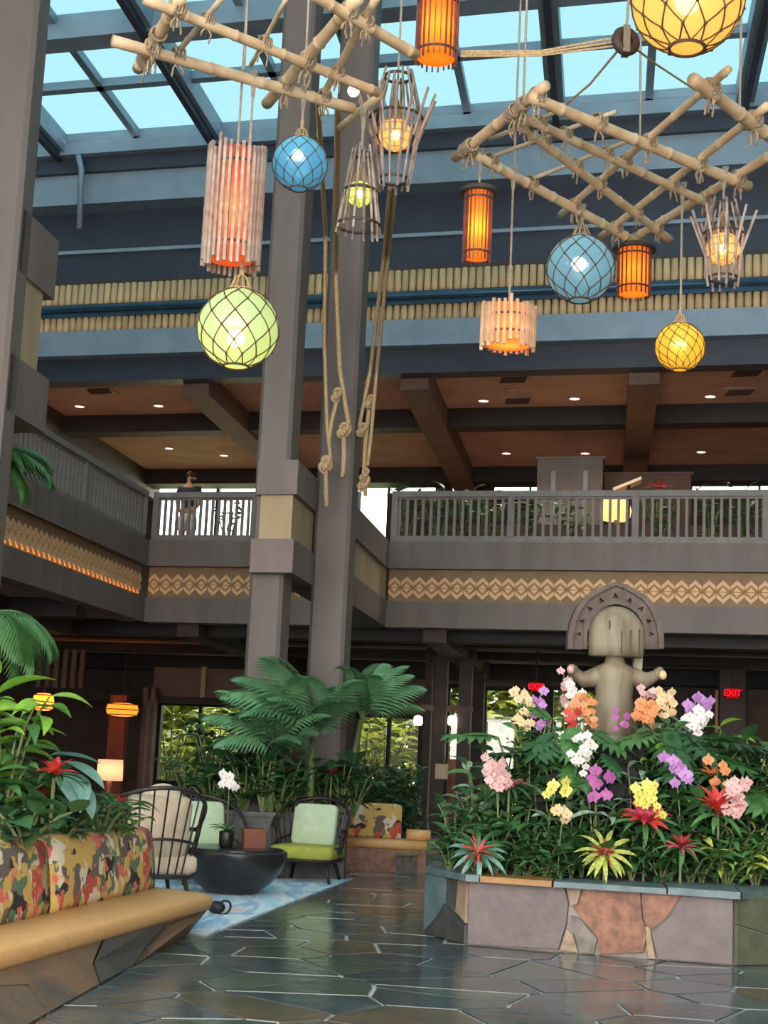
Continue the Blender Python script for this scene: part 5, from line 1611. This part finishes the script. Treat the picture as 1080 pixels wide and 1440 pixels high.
brom('small crimson bromeliad low beside the pale pink orchid', 716, 1100, [(8, .26, .3, 'leaf_deep/strap'), (7, .18, .8, 'bract_pink/lance')], 6, -.35)
brom('orange-red bromeliad at the right shoulder of the planter', 1000, 1085, [(8, .30, .3, 'leaf_deep/strap'), (8, .16, .9, 'bract_orange/lance')], 7, -.2)
# big lobed philodendrons
def philo(label, cx, cy, leaves, seed, off=0.0, mats=('leaf_deep', 'leaf_blue')):
    b_, P = base_on(cx, cy, off); root = thing('philodendron', label, 'plant', b_)
    rn = random.Random(seed)
    for (x, y, L, az, el, mt) in leaves:
        q = MP(x, y, off - .15)
        sk = MB().tube([b_, (b_ + q) / 2 + Vector((0, 0, .12)), q], .010, 5).build('leaf_stalk', 'stem_green', root)
        place_leaf(sk, mt + '/lobed', q, math.radians(az), math.radians(el), L, rn.uniform(-.2, .2))
philo('large lobed philodendron fanning out at the left shoulder of the planter', 745, 1080, [(700, 1036, .52, 188, 4, 'leaf_mid'), (745, 1060, .46, 215, 2, 'leaf_deep'), (770, 1040, .5, 250, -18, 'leaf_deep'), (775, 1012, .4, 140, 35, 'leaf_mid'), (800, 1075, .42, 280, -30, 'leaf_mid'), (735, 1100, .4, 200, -25, 'leaf_deep'), (820, 1050, .4, 60, 30, 'leaf_deep')], 1)
philo('broad lobed philodendron leaves below the statue on the left', 800, 1050, [(805, 1022, .48, 268, -32, 'leaf_mid'), (835, 1030, .42, 320, -20, 'leaf_mid'), (780, 1030, .40, 225, -22, 'leaf_deep'), (850, 1060, .35, 300, -30, 'leaf_deep')], 2, -.1)
philo('dark drooping lobed philodendron on the right shoulder of the planter', 950, 1070, [(920, 1030, .5, 215, -10, 'leaf_mid'), (940, 1025, .55, 270, -30, 'leaf_deep'), (965, 1030, .55, 300, -25, 'leaf_deep'), (985, 1040, .6, 350, 0, 'leaf_deep'), (1000, 1060, .5, 330, -15, 'leaf_mid'), (960, 1060, .45, 250, -30, 'leaf_deep'), (1010, 1090, .45, 340, -25, 'leaf_deep')], 3)
philo('lobed philodendron low at the far right of the planter', 1050, 1120, [(1045, 1090, .5, 320, 0, 'leaf_deep'), (1060, 1110, .5, 270, -20, 'leaf_mid'), (1020, 1115, .45, 220, -15, 'leaf_deep'), (1075, 1070, .5, 20, 15, 'leaf_deep')], 4)
# silver leaved plants
for lab, x, y, s in [('pale silver-leaved plant between the yellow orchids', 838, 1130, 1), ('pale silver-leaved plant left of the violet orchid', 890, 1092, 2), ('pale silver-leaved plant under the left yellow orchid', 775, 1128, 3)]:
    b_, P = base_on(x, y, -.25)
    shrub('silver_plant', lab, 'plant', b_, max(.12, P.z - b_.z + .05), .16, 3, 4, ['leaf_silver/lance'], .26, 300 + s)
# orchids: label, x, y of the blooms, colour, count, flower size, drift
OR = [('magenta orchid blooming before the lava rocks', 850, 1097, 'petal_magenta', 6, .11, (.06, -.05)), ('violet orchid blooming right of the lava rocks', 932, 1078, 'petal_violet', 6, .12, (-.12, -.05)),
      ('violet orchid spray at the outermost right of the planter top', 1000, 990, 'petal_violet', 6, .11, (.14, 0)), ('pinkish violet orchid just left of the white orchid cluster', 962, 995, 'petal_violet', 5, .10, (-.05, 0)),
      ('purple orchid at the upper left beside the cream orchids', 756, 990, 'petal_violet', 7, .09, (-.03, 0)), ('small magenta orchid at the foot of the statue', 874, 1010, 'petal_magenta', 5, .08, (.02, 0)),
      ('yellow orchid hanging left of the magenta orchid', 795, 1110, 'petal_yellow', 7, .10, (.10, -.05)), ('yellow orchid below the violet orchid', 911, 1120, 'petal_yellow', 8, .095, (-.05, -.03)),
      ('white orchid arching over the lobed leaves before the statue', 832, 1050, 'white_petal', 8, .085, (.12, -.05)), ('white orchid high at the left hand of the statue', 800, 978, 'white_petal', 8, .085, (-.04, 0)),
      ('bright white orchid cluster on the right shoulder of the planter', 978, 1012, 'white_petal', 9, .095, (.05, -.03)), ('pale pink orchid at the left edge of the planter', 695, 1085, 'petal_pink', 9, .10, (-.04, -.03)),
      ('pale pink orchid at the right edge of the planter', 1042, 1112, 'petal_pink', 9, .10, (.05, -.03)), ('cream and peach orchid at the upper left of the planter', 728, 985, 'petal_cream', 8, .085, (-.06, 0)),
      ('peach orchid crowding the left side of the statue', 826, 990, 'petal_orange', 9, .085, (.02, 0)), ('red orchid below the statue hand on the left', 800, 1010, 'bract_red', 6, .085, (-.02, 0)),
      ('orange orchid crowding the right side of the statue', 905, 1000, 'petal_orange', 9, .09, (.0, 0)), ('cream orchid behind the violet one on the right shoulder', 940, 985, 'petal_cream', 9, .085, (.03, 0)),
      ('mauve orchid at the right hand of the statue', 915, 978, 'petal_pink', 7, .085, (.03, 0)), ('pale orchid drooping at the left hand of the statue', 790, 958, 'petal_pink', 7, .08, (-.03, 0)),
      ('apricot orchid low by the silver leaves', 800, 1142, 'petal_cream', 3, .11, (.05, -.03)), ('salmon orchid half hidden under the right lobed leaves', 1005, 1080, 'petal_orange', 4, .10, (-.03, -.03))]
for k, (lab, x, y, col, n, fs, dr) in enumerate(OR):
    off = -.5 if y > 1030 else -.2
    b_, P = base_on(x - dr[0] * 80, y, off); b_.y = P.y + .06
    H = max(.25, P.z - b_.z + .04)
    orchid(lab, Vector((P.x - dr[0], P.y + .05, b_.z)), (dr[0], -.05, 0), H / .90, int(n * 1.35), col, fs, 400 + k, 4, None, 'leaf_mid/strap', 2 if n > 7 else 1)

# ------------------------------------------------------------------ plants behind the tan bench
def LP(x, y, Y): return D(x, y, Y)
def lshrub(name, label, x, Y, ytop, spread, nst, nl, keys, L, seed, z0=.78):
    t = D(x, ytop, Y); return shrub(name, label, 'plant', Vector((t.x, t.y, z0)), t.z - z0, spread, nst, nl, keys, L, seed, None, .012)
lshrub('ginger_plant', 'tall bright lime green ginger plant behind the tan bench', 16, 11.6, 968, .34, 8, 9, ['leaf_bright/lance', 'leaf_bright/ovate', 'leaf_bright/lance', 'leaf_mid/lance'], .42, 1)
lshrub('leafy_shrub', 'dense mid-green shrub at the near end of the bench planter', 5, 11.6, 1050, .38, 8, 7, ['leaf_mid/ovate', 'leaf_deep/ovate', 'leaf_mid/lance'], .28, 2)
lshrub('leafy_shrub', 'deep green shrub with long leaves under the lime ginger plant', 55, 11.9, 1085, .40, 8, 7, ['leaf_deep/lance', 'leaf_mid/ovate'], .28, 3)
lshrub('leafy_shrub', 'dark glossy shrub below the blue-green caladium leaf', 100, 12.2, 1110, .36, 8, 6, ['leaf_deep/ovate', 'leaf_deep/lance', 'leaf_mid/ovate'], .24, 4)
lshrub('leafy_shrub', 'loose glossy shrub at the far end of the bench planter', 146, 12.6, 1125, .30, 7, 6, ['leaf_deep/lance', 'leaf_mid/lance'], .22, 5)
lshrub('leafy_shrub', 'low dark shrub right against the printed cushions', 40, 10.9, 1130, .34, 7, 6, ['leaf_deep/ovate', 'leaf_deep/broad'], .22, 6)
lshrub('leafy_shrub', 'low dark glossy shrub along the cushion tops beside the chair', 95, 11.9, 1150, .32, 7, 6, ['leaf_deep/ovate', 'leaf_deep/lance'], .2, 7)
lshrub('leafy_shrub', 'small narrow-leaved shrub nearest the rod-backed chair', 172, 12.9, 1138, .2, 6, 5, ['leaf_mid/lance', 'leaf_deep/lance'], .2, 8)
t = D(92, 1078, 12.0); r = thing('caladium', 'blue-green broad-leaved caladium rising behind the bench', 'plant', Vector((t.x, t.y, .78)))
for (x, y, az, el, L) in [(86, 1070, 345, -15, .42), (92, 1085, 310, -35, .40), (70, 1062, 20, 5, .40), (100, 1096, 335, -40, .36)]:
    q = D(x, y, 11.75); sk = MB().tube([Vector((t.x, t.y, .77)), q], .01, 5).build('leaf_stalk', 'stem_green', r); place_leaf(sk, 'leaf_blue/broad', q, math.radians(az), math.radians(el), L)  # sky sheen is painted into the blue of these caladium leaves
for lab, x, y, Y, s, rows in [('red bromeliad flower standing in front of the blue-green caladium', 76, 1086, 11.35, 1, [(9, .2, .6, 'bract_red/lance'), (8, .2, 1.1, 'bract_red/lance'), (8, .3, .2, 'leaf_deep/strap')]),
                              ('small pink bromeliad at the far end of the bench planter', 170, 1124, 12.8, 2, [(7, .11, .6, 'bract_pink/lance'), (6, .10, 1.1, 'bract_red/lance'), (9, .26, .3, 'leaf_mid/strap')]),
                              ('dull red bromeliad half buried in the dark shrub', 62, 1115, 11.7, 3, [(9, .18, .7, 'red_heart/lance'), (6, .3, .2, 'leaf_deep/strap')])]:
    P = D(x, y + 8, Y); rr = rosette('bromeliad', lab, 'bromeliad', P, rows, 40 + s)
    MB().tube([Vector((P.x, P.y, .77)), P], .014, 6).build('stem', 'stem_green', rr)

# ------------------------------------------------------------------ palms
def palm(label, base, crown, fr, key, seed, trunk_r=.06, leaf='frond'):
    rn = random.Random(seed); root = thing('palm', label, 'palm', Vector(base))
    MB().tube([Vector(base) - Vector((0, 0, .02)), (Vector(base) + crown) / 2, crown], [trunk_r, trunk_r * .85, trunk_r * .6], 8).build('trunk', 'stem_green', root, True)
    for (az, el, L) in fr: place_leaf(root, leaf, crown, math.radians(az), math.radians(el), L, rn.uniform(-.3, .3), 'frond')
cr = D(440, 1035, 19.9)
palm('feathery palm with arching fronds before the right twin column', (cr.x, cr.y, ZBED - .03), cr, [(205, 50, 1.3), (212, 70, 1.25), (216, 28, 1.2), (238, 42, 1.1), (262, 58, 1.15), (295, 45, 1.0), (325, 66, 1.0), (275, 20, .85), (208, 38, 1.35)], 'frond', 1)
cr = D(508, 1012, 21.4)
palm('second palm with spiky fronds spreading right of the twin columns', (cr.x - .2, cr.y, ZBED - .03), cr, [(3, 48, 1.0), (350, 62, .95), (25, 70, 1.0), (255, 66, .95), (238, 45, .9), (275, 60, .9), (60, 75, 1.0), (15, 30, .9)], 'frond', 2)
cr = D(385, 1055, 19.62)
palm('low palm drooping left of the twin columns', (cr.x, cr.y, ZBED - .03), cr, [(198, 40, 1.0), (192, 62, 1.05), (218, 20, .9), (262, 45, .85), (335, 50, .9), (305, 25, .8)], 'frond', 3)
cr = D(-28, 640, 17.6)
palm('tall palm whose frond tips show from behind the left column', (cr.x - .2, cr.y, -.005), cr, [(0, 5, 1.0), (345, -15, .95), (20, 20, .9), (330, 10, .9), (180, 20, 1), (250, 20, .9)], 'frond_deep', 4, .09, 'frond_deep')
cr = D(-8, 860, 15.2)
palm('drooping deep green palm at the foot of the left column', (cr.x - .1, cr.y, .0), cr, [(0, -10, .8), (340, -25, .85), (20, -5, .8), (310, -15, .8), (200, 10, .8), (0, -45, .8)], 'frond_deep', 5, .06, 'frond_deep')

# ------------------------------------------------------------------ shrubs in the bed round the columns
def bshrub(label, x, ytop, Y, spread, keys, L, seed, nst=7, nl=6, z0=None, name='leafy_shrub'):
    t = D(x, ytop, Y); z0 = ZBED - .03 if z0 is None else z0
    return shrub(name, label, 'plant', Vector((t.x, t.y, z0)), max(.2, t.z - z0), spread, nst, nl, keys, L, seed, None, .012)
bshrub('broad shrub with layered leaves left of the left twin column', 300, 1015, 20.3, .55, ['leaf_mid/ovate', 'leaf_deep/ovate'], .30, 11, 9, 8)
bshrub('shrub with long dark leaves tight before the left twin column', 350, 1045, 19.7, .45, ['leaf_deep/ovate', 'leaf_deep/lance', 'leaf_mid/ovate'], .30, 12, 9, 7)
bshrub('low bright-edged shrub over the dark bed wall', 345, 1088, 19.7, .3, ['leaf_mid/ovate', 'leaf_yellow/lance', 'leaf_mid/lance'], .22, 13, 7, 5)
bshrub('dark green shrub between the two twin columns', 410, 1060, 19.8, .4, ['leaf_deep/ovate', 'leaf_deep/lance'], .28, 14, 9, 7)
bshrub('dark green shrub right behind the lime-seated chair', 455, 1075, 20.45, .45, ['leaf_deep/ovate', 'leaf_mid/ovate'], .26, 15, 9, 7)
bshrub('shrub with small dark leaves at the far left of the bed', 265, 1055, 20.6, .35, ['leaf_deep/lance', 'leaf_mid/lance'], .26, 16, 8, 6)
bshrub('glossy shrub with arching leaves behind the table orchid', 300, 1085, 19.95, .35, ['leaf_deep/lance', 'leaf_mid/ovate'], .24, 17, 8, 6)
bshrub('thin-leaved dark shrub below the second palm', 500, 1085, 20.4, .35, ['leaf_deep/lance', 'leaf_deep/ovate'], .22, 18, 8, 6)
bshrub('tall dark shrub tucked between the low palm and the left twin column', 375, 1035, 19.6, .4, ['leaf_deep/ovate', 'leaf_deep/broad'], .28, 19, 8, 8)
bshrub('broad-leaved dark shrub filling the bed left of the palms', 320, 1060, 19.95, .45, ['leaf_deep/broad', 'leaf_mid/ovate'], .28, 20, 9, 8)
bshrub('dark shrub low along the bed wall behind the chairs', 395, 1095, 19.65, .35, ['leaf_deep/ovate', 'leaf_mid/ovate'], .22, 23, 9, 7)
bshrub('dark leafy shrub at the right end of the bed', 482, 1070, 20.35, .4, ['leaf_deep/ovate', 'leaf_deep/broad'], .26, 24, 9, 8)
P = D(466, 1092, 20.2); rr = rosette('bromeliad', 'dull red and white bromeliad behind the lime-seated chair', 'bromeliad', P, [(9, .2, .7, 'red_heart/lance'), (6, .18, 1.1, 'bract_pink/lance'), (8, .3, .2, 'leaf_deep/strap')], 77)
MB().tube([Vector((P.x, P.y, ZBED - .03)), P], .014, 6).build('stem', 'stem_green', rr)
P = D(302, 1092, 19.85); rr = rosette('bromeliad', 'small orange-red bromeliad left of the table orchid', 'bromeliad', P, [(8, .14, .7, 'bract_red/lance'), (6, .12, 1.1, 'bract_orange/lance'), (8, .26, .2, 'leaf_deep/strap')], 78)
MB().tube([Vector((P.x, P.y, ZBED - .03)), P], .014, 6).build('stem', 'stem_green', rr)
# clipped hedge: uncountable small leaves
def hedge(name, label, x0, x1, y0, y1, Y, depth, n, key, L, seed, zb, kind='stuff'):
    rn = random.Random(seed); mb = MB()
    a, b = D(x0, y0, Y), D(x1, y0, Y); zt_ = a.z
    for i in range(n):
        p = Vector((rn.uniform(a.x, b.x), rn.uniform(Y, Y + depth), rn.uniform(zb, zt_) + rn.uniform(-.04, .08)))
        T = Matrix.Translation(p) @ Matrix.Rotation(rn.uniform(0, 6.3), 4, 'Z') @ Matrix.Rotation(rn.uniform(-1.2, .3), 4, 'Y') @ Matrix.Rotation(rn.uniform(-.6, .6), 4, 'X') @ Matrix.Scale(L * rn.uniform(.7, 1.2), 4)
        blade(mb, 1, .45, 'ovate', .5, .3, 3, T)
    o = mb.build(name, key, None, True, origin=((a.x + b.x) / 2, Y, zb)); tag(o, label, 'hedge', kind=kind)
hedge('hedge_foliage', 'dense dark small-leaved hedge beneath the garden window', 496, 594, 1080, 1135, 22.9, .9, 2200, 'leaf_deep', .12, 5, .02)

# ------------------------------------------------------------------ orchid on the table
P = Vector((D(318, 1180, 17.0).x, 17.0, .492))
o = orchid('white orchid in a small dark pot on the black bowl table', P + Vector((0, 0, .17)), (.0, -.04, 0), .66, 11, 'white_petal', .11, 900, 0, None, 'leaf_mid/strap', 1, 'potted_orchid')
MB().lathe(P, [(.055, 0), (.075, .02), (.08, .16), (.07, .18), (.06, .165)], 16).build('pot', 'pot_dark', o, True)
for k in range(9): place_leaf(o, 'leaf_mid/strap', P + Vector((0, 0, .17)), k * .7, .55 + .2 * (k % 2), .24)

# ------------------------------------------------------------------ gallery plants, dark against the light
def gshrub(label, x, ytop, t, spread, keys, L, seed, nst=7, nl=7):
    s, tt, z = Fp(x, ytop, t); b_ = W(s, t, 5.435)
    return shrub('gallery_shrub', label, 'plant', b_, z - 5.43, spread, nst, nl, keys, L, seed, None, .012)
gk = ['leaf_deep/ovate', 'leaf_deep/lance']
for k, (x, y, lab) in enumerate([(575, 690, 'dark shrub behind the gallery rail next to the twin-column wing'), (618, 682, 'dark shrub with upright tips behind the gallery rail'), (655, 698, 'dark rounded shrub behind the gallery rail below the narrow window'), (690, 690, 'dark shrub before the wide bright gallery window'), (745, 702, 'dark shrub left of the grey gallery cabinet'), (800, 704, 'low dark shrub in front of the grey gallery cabinet'), (930, 690, 'dark leafy plant by the long gallery counter'), (1000, 682, 'dark shrub with leaf tips against the right gallery window'), (1050, 695, 'dark shrub at the far right of the gallery')]):
    gshrub(lab, x, y, 1.4, .42, gk, .3, 500 + k)
s, tt, z = Fp(926, 682, 1.6)
P = W(s, 1.6, z - .1); rr = rosette('bromeliad', 'pink-leaved plant showing above the gallery rail by the counter', 'bromeliad', P, [(9, .3, .5, 'bract_pink/lance'), (8, .25, 1.0, 'red_heart/lance')], 91)
MB().tube([W(s, 1.6, 5.435), P], .03, 6).build('stem', 'stem_green', rr)
s, tt, z = Fp(325, 712, 2.2); gshrub('small dark plant on the gallery right of the standing man', 325, 708, 2.4, .5, gk, .3, 520, 6, 5)

# ------------------------------------------------------------------ garden beyond the rear windows
def gbush(label, x, y, t, spread, keys, L, seed, nst=10, nl=9):
    s, tt, z = Fp(x, y, t); b_ = W(s, t, -.07)
    return shrub('garden_shrub', label, 'shrub', b_, z, spread, nst, nl, keys, L, seed, None, .02)
ga = ['leaf_garden/ovate', 'leaf_garden/lance', 'leaf_garden_deep/ovate']
gbush('yellow-green garden shrub beyond the window right of the twin columns', 545, 1000, 14.5, 1.3, ga, .55, 601, 14, 10)
gbush('sunny garden shrub at the left of that same window', 512, 1030, 13.6, .8, ga, .45, 602)
gbush('yellow-green garden shrub outside the bright lobby doorway', 705, 985, 15, 1.2, ga, .55, 603, 14, 10)
gbush('garden shrub outside the doorway beside the notice post', 642, 1040, 14.2, .8, ga, .45, 604)
gbush('deep green garden shrub outside the lounge window', 245, 1000, 14, 1.0, ['leaf_garden_deep/lance', 'leaf_garden/lance'], .6, 605, 12, 9)
gbush('yellow-green garden shrub at the right of the lounge window', 315, 985, 15, 1.0, ga, .5, 606, 12, 9)
gbush('garden shrub outside the far right window', 1085, 1085, 14, 1.2, ga, .5, 607, 12, 9)
gbush('garden shrub behind the flower planter doorway', 800, 1010, 14.5, 1.2, ga, .5, 608, 12, 9)

def garden_hedge(label, xa, xb, seed):
    rn = random.Random(seed); mb = MB(); sa_, sb_ = sx(xa, 1050, 17.5), sx(xb, 1050, 17.5)
    for i in range(int((sb_ - sa_) * 1000)):
        p = W(rn.uniform(sa_, sb_), rn.uniform(17.2, 18.6), rn.uniform(0, 4.6))
        T = Matrix.Translation(p) @ Matrix.Rotation(rn.uniform(0, 6.3), 4, 'Z') @ Matrix.Rotation(rn.uniform(-1.2, .3), 4, 'Y') @ Matrix.Rotation(rn.uniform(-.6, .6), 4, 'X') @ Matrix.Scale(.46 * rn.uniform(.7, 1.2), 4)
        mb.mi = rn.choice((0, 0, 1)); blade(mb, 1, .5, 'ovate', .5, .3, 3, T)
    o = mb.build('garden_hedge', ['leaf_garden', 'leaf_garden_deep'], None, True); tag(o, label, 'hedge', kind='stuff')
garden_hedge('tall yellow-green hedge outside the lounge window', 190, 360, 1)
garden_hedge('tall yellow-green hedge outside the garden window and lobby doorways', 480, 880, 2)
garden_hedge('tall yellow-green hedge outside the far right window', 1030, 1160, 3)

# ------------------------------------------------------------------ man on the gallery
def person():
    t = 2.5; s, tt, z = Fp(268, 664, t); zf = 5.437; H = z - zf; base = W(s, t, zf)
    root = thing('person', 'bearded man in a dark shirt standing on the gallery, looking right', 'person', base)
    ux, uy, uz = uF, uL, Vector((0, 0, 1))
    q = lambda x, y, z_: base + ux * (x * H) + uy * (y * H) + uz * (z_ * H)
    def limb(mb, pts, rs): mb.tube([q(*p) for p in pts], [r * H for r in rs], 10)
    def skinbody(nm, verts, edges, radii, m):
        me = bpy.data.meshes.new(nm); me.from_pydata([tuple(q(*v) - base) for v in verts], edges, [])
        o = bpy.data.objects.new(nm, me); C.objects.link(o)
        md = o.modifiers.new('skin', 'SKIN'); md.use_smooth_shade = True
        for i, r in enumerate(radii): me.skin_vertices[0].data[i].radius = (r[0] * H, r[1] * H)
        me.skin_vertices[0].data[0].use_root = True
        sb = o.modifiers.new('sub', 'SUBSURF'); sb.levels = 2; sb.render_levels = 2
        bpy.context.view_layer.update()
        dg = bpy.context.evaluated_depsgraph_get(); m2 = bpy.data.meshes.new_from_object(o.evaluated_get(dg))
        bpy.data.objects.remove(o); m2.materials.clear(); m2.materials.append(M[m])
        for p in m2.polygons: p.use_smooth = True
        o = bpy.data.objects.new(nm, m2); C.objects.link(o); o.parent = root; WLOC[o] = base
        return o
    V = [(0, 0, .52), (0, 0, .62), (0, 0, .74), (0, 0, .81), (0, 0, .86), (.01, 0, .90), (.012, 0, .955),
         (-.105, 0, .80), (-.135, 0, .66), (-.09, -.08, .55), (-.06, -.10, .53), (.105, 0, .80), (.135, 0, .66), (.10, -.08, .56), (.07, -.10, .55),
         (-.055, 0, .48), (-.06, 0, .28), (-.06, 0, .06), (-.055, -.05, .02), (.055, 0, .48), (.06, 0, .28), (.06, 0, .06), (.075, -.04, .02)]
    E_ = [(0, 1), (1, 2), (2, 3), (3, 4), (4, 5), (5, 6), (3, 7), (7, 8), (8, 9), (9, 10), (3, 11), (11, 12), (12, 13), (13, 14), (0, 15), (15, 16), (16, 17), (17, 18), (0, 19), (19, 20), (20, 21), (21, 22)]
    Rr = [(.085, .06), (.082, .058), (.095, .062), (.07, .05), (.033, .033), (.045, .05), (.045, .05), (.04, .038), (.03, .03), (.022, .022), (.018, .018), (.04, .038), (.03, .03), (.022, .022), (.018, .018),
          (.055, .055), (.04, .04), (.026, .026), (.02, .02), (.055, .055), (.04, .04), (.026, .026), (.02, .02)]
    skinbody('body', V, E_, Rr, 'skin')
    V = [(0, 0, .50), (0, 0, .62), (0, 0, .74), (0, 0, .82), (-.105, 0, .805), (-.13, 0, .71), (.105, 0, .805), (.13, 0, .71)]
    skinbody('shirt', V, [(0, 1), (1, 2), (2, 3), (3, 4), (4, 5), (3, 6), (6, 7)], [(.096, .07), (.092, .068), (.105, .072), (.075, .058), (.05, .048), (.04, .04), (.05, .048), (.04, .04)], 'shirt')
    V = [(0, 0, .53), (0, 0, .48), (-.058, 0, .44), (-.06, 0, .30), (.058, 0, .44), (.06, 0, .30)]
    skinbody('shorts', V, [(0, 1), (1, 2), (2, 3), (1, 4), (4, 5)], [(.092, .07), (.09, .07), (.064, .064), (.058, .058), (.064, .064), (.058, .058)], 'shorts')
    hb = MB()
    hb.ball(q(.004, .006, .965), .052 * H, 14, 9, 1.0, 1.05, .92); hb.build('hair', 'hair', root, True)
    MB().ball(q(.030, -.012, .898), .030 * H, 10, 7, 1, 1.1, .9).build('beard', 'hair', root, True)
    MB().tube([q(.055, -.006, .935), q(.072, -.008, .922), q(.058, -.008, .916)], .009 * H, 6).build('nose', 'skin', root, True)
    for dy in (-.025, .012): MB().ball(q(.056, dy, .938), .006 * H, 6, 5).build('eye', 'pot_dark', root, True)
    MB().ball(q(.008, -.054, .93), .014 * H, 8, 6, .7, .5, 1.2).build('ear', 'skin', root, True)
person()
